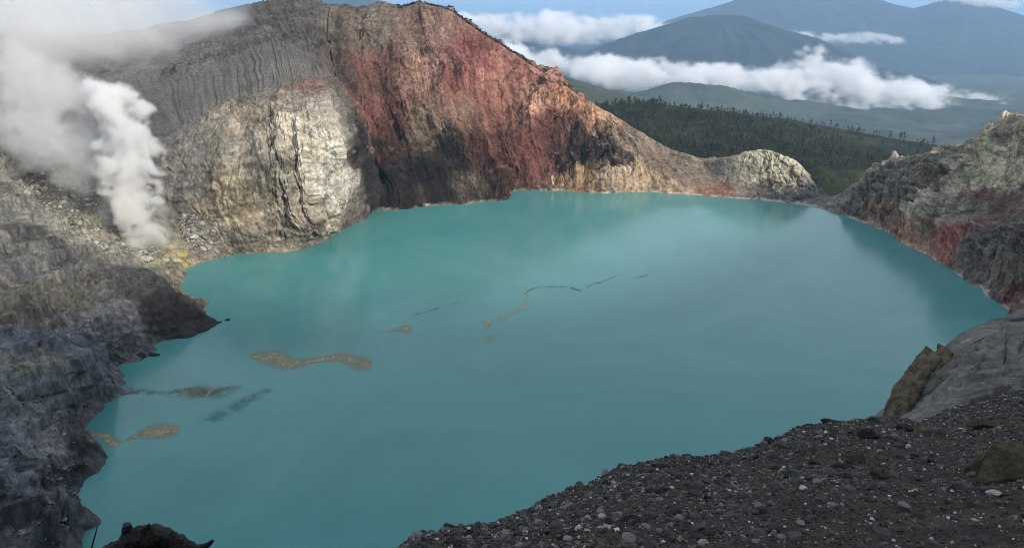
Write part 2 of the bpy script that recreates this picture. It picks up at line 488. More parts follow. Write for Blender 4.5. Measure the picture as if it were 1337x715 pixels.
# colours: rock tones spread over the wall, light and shade partly painted in
CP = [
 (60,690,56,58,62,24),(25,690,78,80,86,16),(20,640,76,80,88,22),(40,585,86,90,96,22),(95,610,34,35,38,10),(115,577,30,31,34,10),(72,612,34,35,38,12),(88,636,34,35,38,12),(60,655,84,86,90,14),(75,580,98,100,98,10),(40,505,92,96,98,30),(45,475,108,110,100,22),(60,432,78,81,90,35),
 (110,560,62,64,66,20),(10,680,62,64,70,30),(150,412,88,88,92,30),(215,402,40,39,38,22),(240,415,36,35,34,18),(180,385,56,54,52,12),(190,370,62,60,58,16),
 (100,385,84,82,76,28),(30,340,74,74,76,40),(40,380,82,80,74,30),(170,395,84,84,86,18),
 (120,300,112,110,100,34),(60,290,92,92,90,34),(30,240,86,85,82,40),(160,330,100,99,92,18),(195,332,130,128,105,12),(232,332,128,122,86,12),(232,345,88,84,72,10),
 (250,100,80,78,72,40),(330,100,88,83,73,40),(200,140,76,75,71,40),(150,180,80,80,78,40),(370,90,94,87,75,22),
 (330,35,74,70,64,36),(250,50,78,76,72,40),(440,30,82,74,62,30),(390,30,70,64,56,30),(490,35,102,92,78,25),(100,80,86,86,84,60),
 (250,225,104,102,94,26),(225,290,96,92,82,24),(300,272,142,124,90,30),(330,205,132,124,106,26),(280,180,112,104,88,24),(400,200,160,150,126,28),(440,220,168,162,146,22),
 (380,285,128,114,92,26),(465,275,98,86,74,14),(455,240,160,152,136,16),(330,150,128,114,92,22),(405,110,112,78,62,12),(425,140,140,128,110,16),(300,310,112,104,88,20),(260,310,108,102,90,18),
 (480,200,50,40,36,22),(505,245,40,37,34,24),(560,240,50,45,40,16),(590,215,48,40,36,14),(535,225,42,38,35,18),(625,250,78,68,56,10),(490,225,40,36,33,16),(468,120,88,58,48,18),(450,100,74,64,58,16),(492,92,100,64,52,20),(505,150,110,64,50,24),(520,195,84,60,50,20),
 (560,90,140,106,86,18),(540,40,114,90,74,22),(592,105,116,62,52,16),(560,170,146,126,100,22),(602,150,128,96,76,18),(640,130,140,86,68,20),(650,180,130,76,58,22),
 (690,200,114,62,48,22),(722,170,96,54,44,18),(740,132,166,116,74,13),(752,190,52,40,35,20),(785,205,46,39,35,20),(725,180,74,44,36,16),(660,90,146,90,72,18),(620,70,118,60,52,18),(700,122,156,110,86,16),  # dark points here paint in the shaded patch of the red wall
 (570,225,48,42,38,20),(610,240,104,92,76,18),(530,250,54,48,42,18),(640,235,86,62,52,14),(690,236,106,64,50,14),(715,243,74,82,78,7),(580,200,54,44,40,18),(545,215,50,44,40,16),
 (752,236,164,132,84,14),(800,230,132,118,98,18),(850,182,126,112,94,20),(832,236,170,148,112,16),(880,246,160,138,106,14),(932,246,116,82,66,12),(900,217,110,100,84,18),(795,150,160,128,88,10),(770,140,158,120,78,10),
 (960,227,118,110,94,14),(1010,222,142,136,114,14),(1000,250,88,82,76,14),(1050,247,90,88,82,14),(1080,262,92,86,80,14),(1030,225,140,134,114,12),
 (1110,256,84,80,74,16),(1150,240,86,82,76,20),(1140,276,104,76,66,14),(1180,302,136,92,76,12),(1220,265,112,108,100,20),(1250,275,88,84,78,14),(1230,305,116,64,54,14),(1220,212,90,82,74,18),
 (1290,215,150,140,116,21),(1305,180,96,80,72,18),(1280,250,84,56,52,16),(1320,262,78,60,56,18),(1300,310,74,70,66,20),(1330,350,80,70,66,20),(1325,378,76,46,44,10),(1255,232,122,116,102,16),(1325,210,140,128,106,16),
]
ALB = 1.3
Pc = P2[:, 8:248:3].reshape(-1, 3)                 # candidates for locating the colour points
dd = Pc - np.array([0, 0, CAM_H])
fw = dd[:, 1] * math.cos(PITCH) - dd[:, 2] * math.sin(PITCH)
upc = dd[:, 1] * math.sin(PITCH) + dd[:, 2] * math.cos(PITCH)
fwc = np.where(fw > 1, fw, np.nan)
pxx, pyy = CX + FPX * dd[:, 0] / fwc, CY - FPX * upc / fwc
colsum = np.zeros((M * N, 3), np.float32); wsum = np.full(M * N, 1e-5, np.float32)
colsum += wsum[:, None] * lin((84, 82, 78)).astype(np.float32)
wp = fbm(Pf, 38, 4, 80)[..., None] * np.array([9, 9, 9]) + np.stack([fbm(Pf, 14, 3, 84), fbm(Pf, 14, 3, 86), fbm(Pf, 14, 3, 88)], -1) * 9
wp = wp + (np.stack([ida, (ida * 7.3) % 1, (ida * 3.7) % 1], -1) - 0.5) * 12 + (np.stack([idb, (idb * 7.3) % 1, (idb * 3.7) % 1], -1) - 0.5) * 9
wp = wp * np.clip(np.linalg.norm(P2, axis=-1) / 850, 0.25, 1)[..., None] ** 1.5
Pq = (P2 + wp).reshape(-1, 3).astype(np.float32)
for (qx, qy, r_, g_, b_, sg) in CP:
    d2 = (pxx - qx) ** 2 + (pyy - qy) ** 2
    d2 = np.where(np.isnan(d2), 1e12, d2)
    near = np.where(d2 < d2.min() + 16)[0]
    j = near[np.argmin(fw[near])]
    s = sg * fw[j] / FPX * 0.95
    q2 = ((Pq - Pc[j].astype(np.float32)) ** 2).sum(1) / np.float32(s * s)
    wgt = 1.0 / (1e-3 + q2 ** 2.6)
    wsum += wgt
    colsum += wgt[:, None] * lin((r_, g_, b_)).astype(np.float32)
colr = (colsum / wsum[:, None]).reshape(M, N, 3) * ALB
lum = colr.mean(-1, keepdims=True)
colr = lum + (colr - lum) * (0.85 - 0.24 * red_w - 0.2 * right_w - 0.28 * cliff_w)[..., None]
colr = colr * (1 + 0.45 * right_w + 0.12 * left_w - 0.24 * red_w)[..., None]
colr = colr * (1 - 0.17 * cliff_w * (1 - ash_w))[..., None]
colr = colr * (1 + red_w[..., None] * np.array([0.02, -0.07, -0.13]) + left_w[..., None] * np.array([0.02, 0.0, -0.07]) + right_w[..., None] * np.array([0.02, -0.02, -0.15]))
# mineral streaks, beds and blotches
st = fbm(np.stack([uw / 1.0, V * 9, V * 0], -1).astype(np.float32), 9, 4, 90, 0.6)
bl = fbm(Pf, 30, 5, 92, 0.62)
fl = fbm(Pf, 5, 4, 94, 0.7)
bd = pn(0.0, 0.0, zl / 3.1, 95)
mod = 1 + (0.75 + 0.35 * red_w + 0.4 * right_w) * st * (1 - 0.5 * left_w) + 0.65 * bl + 1.0 * fl + 0.3 * (ida - 0.5) + 0.3 * (idb - 0.5) + 0.16 * bd * (1 - ash_w)
mod = 1 + (mod - 1) * (1 - 0.2 * ash_w) * (0.45 + 0.75 * shat / 1.3) * (1 - 0.5 * ash_w)
mod = mod + 0.25 * (idc - 0.5) * big_w + cliff_w * (1 - ash_w) * (0.35 * pn(0.0, 0.0, zt_ / 10.0, 76) + 0.2 * pn(0.0, 0.0, zt_ / 4.0, 77))
colr = colr * np.clip(mod, 0.3, 2.0)[..., None]
redness = sstep(0.08, 0.4, fbm(Pf, 40, 4, 97)) * red_w * 0.15
colr = colr * (1 + redness[..., None] * np.array([0.15, -0.2, -0.28]))
pale = sstep(0.28, 0.55, fbm(Pf, 11, 4, 99, 0.65)) * (0.30 * red_w * sstep(25.0, 29.0, T) + 0.10 * red_w + 0.3 * cliff_w * (1 - ash_w) + 0.35 * right_w + 0.25 * sad_w)
pale = np.maximum(pale, sstep(0.2, 0.55, st) * (0.30 * red_w * sstep(25.5, 28.0, T) + 0.25 * cliff_w * (1 - ash_w) + 0.3 * right_w))
colr = colr * (1 - pale[..., None]) + pale[..., None] * np.array([0.42, 0.37, 0.29])
# crust of salts along the waterline
crust = (1 - sstep(0.6, 2.2, P2[..., 2] + fbm(Pf, 6, 3, 101) * 1.6)) * band(T, 23.5, 60, 0.5) * sstep(-0.25, 0.15, fbm(Pf, 18, 3, 103))
colr = colr * (1 - 0.75 * crust[..., None]) + 0.75 * crust[..., None] * np.array([0.46, 0.40, 0.32])
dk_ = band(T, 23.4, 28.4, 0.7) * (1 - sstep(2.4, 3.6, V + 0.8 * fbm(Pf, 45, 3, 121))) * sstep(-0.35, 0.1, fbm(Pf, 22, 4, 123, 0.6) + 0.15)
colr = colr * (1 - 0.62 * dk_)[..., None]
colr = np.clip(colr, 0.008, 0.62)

M_rock = rock_mat("crater_rock", scale=1.0, bump=0.45, var=0.5)
PIECES = [("crater_wall_left", 0, 16.3, "dark grey layered ash wall along the left shore"),
          ("headland_cliff", 16.3, 23.0, "pale grey and ochre cliff below a gullied ash slope"),
          ("red_crater_wall", 23.0, 33.4, "red and black rock wall sloping down to the right"),
          ("saddle_ridge", 33.4, 38.6, "low pale ridge with a rounded knoll at the far shore"),
          ("crater_wall_right", 38.6, 47.0, "brown grey craggy wall on the right shore"),
          ("crater_rim", 47.0, NP_, "slope of the near rim below the viewpoint, its unseen crest raised for shade")]
for nm, t0, t1, lb in PIECES:
    i0 = int(np.searchsorted(tq, t0 - 1e-6)); i1 = min(M - 1, int(np.searchsorted(tq, t1 - 1e-6)))
    sl = slice(i0, i1 + 1)
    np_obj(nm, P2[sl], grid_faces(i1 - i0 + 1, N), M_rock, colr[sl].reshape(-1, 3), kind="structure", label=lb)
print("ring", M, N)

# ------------------------------------------------------------------ lake
def water_mat():
    m, nt, bs = new_mat("lake_water")
    L = nt.links.new
    tc = node(nt, "ShaderNodeTexCoord")
    n = node(nt, "ShaderNodeTexNoise")
    n.inputs["Scale"].default_value = 0.007
    n.inputs["Detail"].default_value = 9
    n.inputs["Roughness"].default_value = 0.62
    n.inputs["Distortion"].default_value = 2.4
    L(tc.outputs["Object"], n.inputs["Vector"])
    cr = node(nt, "ShaderNodeValToRGB")
    cr.color_ramp.elements[0].position = 0.3
    cr.color_ramp.elements[0].color = (0.062, 0.222, 0.216, 1)
    cr.color_ramp.elements[1].position = 0.72
    cr.color_ramp.elements[1].color = (0.085, 0.265, 0.258, 1)
    L(n.outputs["Fac"], cr.inputs[0])
    L(cr.outputs[0], bs.inputs["Base Color"])
    bs.inputs["Roughness"].default_value = 0.17
    bs.inputs["IOR"].default_value = 1.33
    bs.inputs["Specular IOR Level"].default_value = 0.4
    w = node(nt, "ShaderNodeTexNoise")
    w.inputs["Scale"].default_value = 0.5
    w.inputs["Detail"].default_value = 4
    L(tc.outputs["Object"], w.inputs["Vector"])
    bp = node(nt, "ShaderNodeBump")
    bp.inputs["Strength"].default_value = 0.06
    bp.inputs["Distance"].default_value = 0.3
    L(w.outputs["Fac"], bp.inputs["Height"])
    L(bp.outputs[0], bs.inputs["Normal"])
    return m
shore = cp[:-1, 1, :2]
tin = cp[:-1, 1, :2] - cp[:-1, 0, :2]
tin = tin / np.linalg.norm(tin, axis=1)[:, None]
pts_ = sorted({(round(float(a), 2), round(float(b), 2)) for a, b in shore + tin * 8})
def _half(ps):
    h = []
    for p in ps:
        while len(h) > 1 and (h[-1][0] - h[-2][0]) * (p[1] - h[-2][1]) - (h[-1][1] - h[-2][1]) * (p[0] - h[-2][0]) <= 0: h.pop()
        h.append(p)
    return h
hull = _half(pts_)[:-1] + _half(pts_[::-1])[:-1]
lv = np.array([(80.0, 500.0, 0.0)] + [(a, b, 0.0) for a, b in hull])
k_ = np.arange(1, len(lv)); k2 = np.roll(k_, -1)
lake_o = np_obj("crater_lake", lv, np.stack([np.zeros_like(k_), k_, k2], -1), water_mat(), kind="structure", label="opaque turquoise acid lake filling the crater")

# ------------------------------------------------------------------ country beyond the rim
def polyline_z(xy, pts, slope, curve=1.0):
    """height of a ridge that falls off from a crest polyline pts[n,3]"""
    best = np.full(xy.shape[:-1], -1e9)
    for a, b in zip(pts[:-1], pts[1:]):
        ab = b[:2] - a[:2]
        t = np.clip(((xy - a[:2]) @ ab) / (ab @ ab), 0, 1)
        c = a[:2] + t[..., None] * ab
        d = np.linalg.norm(xy - c, axis=-1)
        best = np.maximum(best, a[2] + t * (b[2] - a[2]) - slope * d ** curve)
    return best

M_land = rock_mat("grassland", scale=60, bump=0.3, var=0.35, fine=6, bump_dist=20)
az = np.linspace(R(-56), R(56), 420)
rr = np.concatenate([np.geomspace(1050, 9000, 330), np.geomspace(9300, 115000, 60)])
A_, R_ = np.meshgrid(az, rr, indexing='ij')
X, Y = R_ * np.sin(A_), R_ * np.cos(A_)
XY = np.stack([X, Y, X * 0], -1).astype(np.float32)
Z = -640 + 470 * np.exp(-(R_ - 1050) / 1500)
hill = fbm(XY, 1500, 4, 201, 0.5, ridged=True)
Z = Z + (hill * 95 + fbm(XY, 520, 4, 205, ridged=True) * 42) * sstep(1500, 3500, R_) * (1 - 0.8 * sstep(9000, 14000, R_))
olive = np.array([at(600, 62, 3300), at(700, 91, 3200), at(765, 112, 3300), at(830, 126, 3500), at(900, 150, 3900), at(960, 172, 4400)])
Z = np.maximum(Z, polyline_z(XY[..., :2], olive, 0.30) + fbm(XY, 300, 3, 209, ridged=True) * 12)
mounds = np.array([at(830, 122, 6200), at(880, 108, 6200), at(940, 112, 6300), at(1010, 128, 6500)])
Z = np.maximum(Z, polyline_z(XY[..., :2], mounds, 0.36) + fbm(XY, 400, 3, 211, ridged=True) * 14)
gm = fbm(XY, 900, 5, 215, 0.6)
lc = np.array([0.052, 0.060, 0.034]) * (1 + 0.55 * gm[..., None]) + sstep(0.15, 0.5, fbm(XY, 600, 4, 219))[..., None] * np.array([0.03, 0.028, 0.010])
forest = sstep(0.05, 0.3, fbm(XY, 500, 5, 221, 0.6))[..., None]
lc = lc * (1 - 0.8 * forest) + 0.8 * forest * np.array([0.020, 0.030, 0.017])
np_obj("valley", np.stack([X, Y, Z], -1), grid_faces(len(az), len(rr), True), M_land, np.clip(lc, 0.012, 0.3).reshape(-1, 3), smooth=True, kind="structure", label="grey green plateau far below the crater rim")

M_mount = rock_mat("mountain_forest", (0.020, 0.030, 0.028), scale=120, bump=0.4, var=0.4, fine=6, bump_dist=60)
def mountain(name, peaks, slope, base, label, seed, wl=1200, amp=70, radius=None):
    """volcano cone: peaks [(x,y,z)] joined by a crest, gullied flanks"""
    pk = np.array(peaks)
    c = pk.mean(0)
    rad = radius or (pk[:, 2].max() - base) / slope * 1.9
    th = np.linspace(0, 2 * math.pi, 260)
    q = np.linspace(0, 1, 110) ** 1.2
    TH, Q = np.meshgrid(th, q, indexing='ij')
    x, y = c[0] + rad * Q * np.cos(TH), c[1] + rad * Q * np.sin(TH)
    p = np.stack([x, y, x * 0], -1).astype(np.float32)
    d = pk[:, 2].max() - polyline_z(p[..., :2], pk if len(pk) > 1 else np.vstack([pk, pk + 1]), slope)
    zz = pk[:, 2].max() - d * (1 - 0.22 * np.clip(d / 1500, 0, 1))
    g = 1 - 2 * np.abs(pn(TH * 5 + 1.2 * pn(p[..., 0] / 1500, p[..., 1] / 1500, 0, seed), Q * 1.5, 0, seed))
    zz = zz + (g * 0.6 * amp + fbm(p, wl, 5, seed + 1, 0.55, ridged=True) * amp) * sstep(0, 0.25, Q)
    np_obj(name, np.stack([x, y, zz], -1), grid_faces(260, 110), M_mount, smooth=True, kind="structure", label=label)

mountain("volcano", [at(902, 24, 9800), at(935, 19, 9900), at(972, 22, 9800)], 0.43, -760, "blue forested volcano rising behind the cloud bank", 301, amp=80)
mountain("volcano", [at(1020, -18, 17000), at(1090, -18, 17000)], 0.37, -760, "tall hazy volcano filling the sky behind the nearer cone", 311, amp=60)
mountain("volcano", [at(1232, 0, 15500), at(1282, 3, 15500)], 0.40, -760, "hazy broad volcano at the right edge of the picture", 321, amp=60)
mountain("volcano", [at(440, -6, 12500), at(480, -4, 12500)], 0.30, -760, "blue volcano flank peeping over the crater rim", 331, amp=40)

# forested hill behind the saddle
crest = np.array([at(700, 175, 1300), at(760, 152, 1350), at(790, 139, 1400), at(835, 134, 1440), at(860, 140, 1450), at(884, 154, 1450), at(905, 158, 1460), at(948, 151, 1500),
                  at(975, 160, 1500), at(1018, 173, 1500), at(1050, 188, 1480), at(1088, 200, 1450), at(1165, 220, 1400), at(1260, 244, 1350)])
hx, hy = np.meshgrid(np.linspace(-60, 1100, 380), np.linspace(980, 2300, 330), indexing='ij')
hp = np.stack([hx, hy, hx * 0], -1).astype(np.float32)
front = hy < np.interp(hx, crest[:, 0], crest[:, 1])
hz = np.where(front, polyline_z(hp[..., :2], crest, 0.13), polyline_z(hp[..., :2], crest, 0.34))
hz = hz + fbm(hp, 160, 4, 401, ridged=True) * 7 - 3
# sink the front below the crater crest so that it meets the rim's outer flank
hz = hz - 60 * (1 - sstep(985, 1060, hy))
rise = -35 + np.zeros_like(hz)
hcol = np.array([0.018, 0.024, 0.012]) * (1 + 0.6 * fbm(hp, 60, 4, 405)[..., None]) + sstep(0.1, 0.4, fbm(hp, 130, 4, 409))[..., None] * np.array([0.016, 0.013, 0.005])
M_hill = rock_mat("hill_scrub", scale=8, bump=0.8, var=0.45, fine=6)
np_obj("forest_hill", np.stack([hx, hy, hz], -1), grid_faces(380, 330), M_hill, np.clip(hcol, 0.01, 0.2).reshape(-1, 3), kind="structure", label="dark forested hill behind the low saddle")

# trees: thin upright crowns of leaf clumps
M_leaf, _nt, _bs = new_mat("tree_leaf")
_bs.inputs["Base Color"].default_value = (0.018, 0.028, 0.015, 1); _bs.inputs["Roughness"].default_value = 0.8
M_bark, _nt, _bs = new_mat("tree_bark")
_bs.inputs["Base Color"].default_value = (0.06, 0.05, 0.04, 1); _bs.inputs["Roughness"].default_value = 0.9

def tree_geo(r, h, n):
    """verts, faces(tris), is_leaf for one conifer-like tree"""
    v, f, lf = [], [], []
    for k in range(5):
        a = 2 * math.pi * k / 5
        v.append((0.018 * h * math.cos(a), 0.018 * h * math.sin(a), -0.05 * h))
    v.append((0, 0, 0.93 * h))
    for k in range(5):
        f.append((k, (k + 1) % 5, 5)); lf.append(0)
    for k in range(n):
        t = r.random() ** 0.8
        z = h * (0.22 + 0.78 * t)
        rad = h * 0.27 * (1 - t) ** 0.5 * (0.35 + 0.65 * r.random())
        a = r.random() * 6.283
        c = np.array([rad * math.cos(a), rad * math.sin(a), z])
        s = h * (0.055 + 0.05 * r.random())
        i = len(v)
        for _ in range(4):
            v.append(tuple(c + np.array([r.gauss(0, 1), r.gauss(0, 1), r.gauss(0, 0.8)]) * s * 0.75))
        f += [(i, i + 1, i + 2), (i, i + 2, i + 3), (i, i + 3, i + 1)]; lf += [1, 1, 1]
    return np.array(v), np.array(f), np.array(lf)

tree_meshes = []
for k in range(5):
    v, f, lf = tree_geo(rnd, 1.0, 46)
    me = np_mesh("pine_tree", v, f, M_bark); me.materials.append(M_leaf)
    me.polygons.foreach_set("material_index", lf.astype(np.int32))
    tree_meshes.append((me, v, f))
hill_pts, tries = [], 0
gm_ = fbm(hp, 90, 3, 421)
cand = np.argwhere((hy > 1000))
rng.shuffle(cand)
for i, j in cand:
    x, y, z = hx[i, j], hy[i, j], hz[i, j]
    cy_ = np.interp(x, crest[:, 0], crest[:, 1])
    if y > cy_ + 60: continue
    left = 1 - 0.85 * sstep(300, 600, np.array(x))
    dens = 0.18 + 0.75 * left + (0.25 if y > cy_ - 40 else 0) - 0.2 + (0.5 if y < 1180 else 0)
    if gm_[i, j] * 0.8 + dens < rnd.random(): continue
    hill_pts.append((x + rnd.uniform(-1.5, 1.5), y + rnd.uniform(-2, 2), z))
    if len(hill_pts) >= 5200: break
def appears(p):
    d = np.array(p) - np.array([0, 0, CAM_H])
    f_ = d[1] * math.cos(PITCH) - d[2] * math.sin(PITCH); u_ = d[1] * math.sin(PITCH) + d[2] * math.cos(PITCH)
    return CX + FPX * d[0] / f_, CY - FPX * u_ / f_
def rim_y(px):
    return np.interp(px, [700, 800, 868, 915, 958, 1000, 1028, 1060, 1084, 1125, 1165, 1215], [92, 151, 194, 209, 205, 201, 207, 237, 257, 237, 213, 201])
tsize = [min(15, 7.0 * math.exp(rnd.gauss(0, 0.32))) for _ in hill_pts]
seen = [k for k, p in enumerate(hill_pts) if appears(p)[1] < rim_y(appears(p)[0]) - 2 and 760 < appears(p)[0] < 1190]
seen.sort(key=lambda k: -tsize[k] / hill_pts[k][1] - (0.004 if hill_pts[k][1] > np.interp(hill_pts[k][0], crest[:, 0], crest[:, 1]) - 30 else 0))
solo = set(seen[:290])
for k in seen[:290]:
    me = rnd.choice(tree_meshes)[0]
    o = bpy.data.objects.new("pine_tree", me)
    o.location = hill_pts[k]; s_ = tsize[k]; o.scale = (s_, s_, s_); o.rotation_euler = (0, 0, rnd.random() * 6.28)
    ap = appears(hill_pts[k])
    on_crest = hill_pts[k][1] > np.interp(hill_pts[k][0], crest[:, 0], crest[:, 1]) - 30
    zone = "left end" if ap[0] < 870 else "middle" if ap[0] < 1000 else "right end"
    what = ("tall" if tsize[k] > 10.5 else "small") + " dark pine tree on the " + ("skyline crest" if on_crest else "near slope") + ", " + zone + " of the forested hill"
    put(o, what, "tree", ("crest" if on_crest else "slope") + " trees at the " + zone + " of the forested hill" + (", tall" if tsize[k] > 10.5 else ", small"))
bv, bf, off = [], [], 0
for k, p in enumerate(hill_pts):
    if k in solo: continue
    _, v, f = rnd.choice(tree_meshes)
    a = rnd.random() * 6.28; ca, sa = math.cos(a), math.sin(a)
    vv = np.stack([v[:, 0] * ca - v[:, 1] * sa, v[:, 0] * sa + v[:, 1] * ca, v[:, 2]], -1) * tsize[k] + np.array(p)
    bv.append(vv); bf.append(f + off); off += len(v)
np_obj("forest", np.concatenate(bv), np.concatenate(bf), M_leaf, kind="stuff", label="dense dark forest covering the hill behind the saddle", category="forest")

# lone tree and low shrubs on the crater crest
t_lone = bpy.data.objects.new("pine_tree", tree_meshes[1][0])
t_lone.location = at(753, 126.5, 1003); t_lone.scale = (7.5, 7.5, 7.5)
put(t_lone, "lone small tree on the descending crater crest against the plateau", "tree")
sv, sf, off = [], [], 0
i_c = int(np.argmin(np.abs(rows - 6.0)))
for _ in range(1500):
    t = rnd.choice([rnd.uniform(26.2, 28.9), rnd.uniform(25, 30.5), rnd.uniform(18.5, 33)])
    i = int(np.searchsorted(tq, t)); jj = i_c + rnd.randint(-5 if 25.8 < t < 29 else -1, 8)
    p = P2[i, jj]
    s = rnd.uniform(0.8, 2.6) * (1 if 25 < t < 30 else 0.55)
    v = np.array([[rnd.gauss(0, 1), rnd.gauss(0, 1), rnd.gauss(0.5, 0.6)] for _ in range(12)]) * s * 0.7
    sv.append(v + p); sf.append(np.arange(12).reshape(4, 3) + off); off += 12
np_obj("crest_shrubs", np.concatenate(sv), np.concatenate(sf), M_leaf, kind="stuff", label="dark green shrubs fringing the crater crest", category="shrubs")

# ------------------------------------------------------------------ volumes: haze, clouds, steam
def vol_mat(name, density, color=(0.97, 0.97, 0.97), aniso=0.25):
    m = bpy.data.materials.new(name); m.use_nodes = True
    nt = m.node_tree; nt.nodes.clear()
    o = node(nt, "ShaderNodeOutputMaterial"); v = node(nt, "ShaderNodeVolumePrincipled")
    v.inputs["Color"].default_value = (*color, 1); v.inputs["Density"].default_value = density; v.inputs["Anisotropy"].default_value = aniso
    nt.links.new(v.outputs[0], o.inputs["Volume"])
    return m, v

def vol_obj(name, lo, hi, dens, mat, **kw):
    """a real fog volume holding the density array dens[nx,ny,nz] between lo and hi"""
    nx, ny, nz = dens.shape
    me = bpy.data.meshes.new(name)
    me.vertices.add(dens.size)
    g = np.stack(np.meshgrid(*[np.linspace(lo[k], hi[k], dens.shape[k]) for k in range(3)], indexing='ij'), -1)
    me.vertices.foreach_set("co", g.astype(np.float32).ravel())
    a = me.attributes.new("dens", 'FLOAT', 'POINT'); a.data.foreach_set("value", dens.astype(np.float32).ravel())
    me.materials.append(mat)
    ng = bpy.data.node_groups.new(name, 'GeometryNodeTree')
    ng.interface.new_socket("Geometry", in_out='INPUT', socket_type='NodeSocketGeometry')
    ng.interface.new_socket("Geometry", in_out='OUTPUT', socket_type='NodeSocketGeometry')
    N_, L = ng.nodes.new, ng.links.new
    gi, go = N_("NodeGroupInput"), N_("NodeGroupOutput")
    vc = N_("GeometryNodeVolumeCube")
    for nm, v in (("Min", lo), ("Max", hi)): vc.inputs[nm].default_value = tuple(float(t) for t in v)
    for nm, v in (("Resolution X", nx), ("Resolution Y", ny), ("Resolution Z", nz)): vc.inputs[nm].default_value = v
    pos = N_("GeometryNodeInputPosition")
    sub = N_("ShaderNodeVectorMath"); sub.operation = 'SUBTRACT'; sub.inputs[1].default_value = tuple(float(t) for t in lo)
    L(pos.outputs[0], sub.inputs[0])
    mul = N_("ShaderNodeVectorMath"); mul.operation = 'MULTIPLY'
    mul.inputs[1].default_value = tuple((dens.shape[k] - 1) / float(hi[k] - lo[k]) for k in range(3))
    L(sub.outputs[0], mul.inputs[0])
    sep = N_("ShaderNodeSeparateXYZ"); L(mul.outputs[0], sep.inputs[0])
    idx = []
    for k, n in enumerate((nx, ny, nz)):
        r = N_("ShaderNodeMath"); r.operation = 'ROUND'; L(sep.outputs[k], r.inputs[0])
        mn = N_("ShaderNodeMath"); mn.operation = 'MINIMUM'; mn.inputs[1].default_value = n - 1; L(r.outputs[0], mn.inputs[0])
        mxn = N_("ShaderNodeMath"); mxn.operation = 'MAXIMUM'; mxn.inputs[1].default_value = 0; L(mn.outputs[0], mxn.inputs[0])
        idx.append(mxn)
    m1 = N_("ShaderNodeMath"); m1.operation = 'MULTIPLY_ADD'; m1.inputs[1].default_value = ny
    L(idx[0].outputs[0], m1.inputs[0]); L(idx[1].outputs[0], m1.inputs[2])
    m2 = N_("ShaderNodeMath"); m2.operation = 'MULTIPLY_ADD'; m2.inputs[1].default_value = nz
    L(m1.outputs[0], m2.inputs[0]); L(idx[2].outputs[0], m2.inputs[2])
    na = N_("GeometryNodeInputNamedAttribute"); na.data_type = 'FLOAT'; na.inputs["Name"].default_value = "dens"
    si = N_("GeometryNodeSampleIndex"); si.data_type = 'FLOAT'
    L(gi.outputs[0], si.inputs["Geometry"]); L(na.outputs[0], si.inputs["Value"]); L(m2.outputs[0], si.inputs["Index"])
    L(si.outputs[0], vc.inputs["Density"])
    sm = N_("GeometryNodeSetMaterial"); sm.inputs["Material"].default_value = mat
    L(vc.outputs[0], sm.inputs[0]); L(sm.outputs[0], go.inputs[0])
    o = bpy.data.objects.new(name, me)
    md = o.modifiers.new("volume", 'NODES'); md.node_group = ng
    return put(o, **kw)

def vgrid(lo, hi, vox):
    n = [max(8, int((hi[k] - lo[k]) / vox[k]) + 1) for k in range(3)]
    g = np.stack(np.meshgrid(*[np.linspace(lo[k], hi[k], n[k]) for k in range(3)], indexing='ij'), -1)
    return g.astype(np.float32)

# haze: one even box of air
hz_m, _ = vol_mat("haze_air", 4.4e-5, (0.44, 0.69, 1.0), 0.1)
_.inputs["Density Attribute"].default_value = ""
HB = [(-119000, -3000, -1700), (119000, 118000, 1750)]
bx = np.array([[HB[i][0], HB[j][1], HB[k][2]] for i in (0, 1) for j in (0, 1) for k in (0, 1)], float)
np_obj("haze", bx, [[0, 1, 3, 2], [4, 6, 7, 5], [0, 4, 5, 1], [2, 3, 7, 6], [0, 2, 6, 4], [1, 5, 7, 3]], hz_m, kind="stuff", label="thin blue haze over the far valley and mountains", category="haze")

def cloud_bank(name, Y0, hy, px, top, bot, vox, dens_mul, seed, label, ends=0.0, soft=0.85, wl=700):
    px, top, bot = np.array(px, float), np.array(top, float), np.array(bot, float)
    tw = np.array([at(a, b, Y0) for a, b in zip(px, top)]); bw = np.array([at(a, b, Y0) for a, b in zip(px, bot)])
    lo = (tw[:, 0].min() - 100, Y0 - hy * 1.3, min(bw[:, 2].min(), tw[:, 2].min()) - 80)
    hi = (tw[:, 0].max() + 100, Y0 + hy * 1.3, max(tw[:, 2].max(), bw[:, 2].max()) + 140)
    g = vgrid(lo, hi, vox)
    wrp = fbm(g, wl * 1.6, 2, seed + 9) * wl * 0.25
    x = g[..., 0] + wrp
    zt, zb = np.interp(x, tw[:, 0], tw[:, 2]), np.interp(x, bw[:, 0], bw[:, 2])
    edge = np.clip(np.minimum(x - tw[0, 0], tw[-1, 0] - x) / (0.035 * (tw[-1, 0] - tw[0, 0])), -1, 1)
    zc, hzz = (zt + zb) / 2, np.maximum((zt - zb) / 2, 15)
    yy = (g[..., 1] - Y0) / hy
    e = 1 - ((g[..., 2] - zc) / hzz) ** 2 - yy ** 2
    e = np.minimum(e, edge * 1.2)
    n = fbm(g * np.array([1, 1, 1.6], np.float32), wl, 5, seed, 0.58)
    n2 = fbm(g * np.array([1, 1, 1.3], np.float32), wl * 0.35, 3, seed + 20, 0.6)
    d = sstep(0.02, soft, e * 0.6 + n * 1.7 + n2 * 1.25 - 0.12)
    # nothing leaves its box abruptly
    d = d * sstep(-0.9, 0.15, e) 
    m, _v = vol_mat(name + "_vapour", dens_mul, (0.995, 0.995, 0.997), 0.1)
    vol_obj(name, lo, hi, d, m, label=label, category="cloud", kind="stuff")

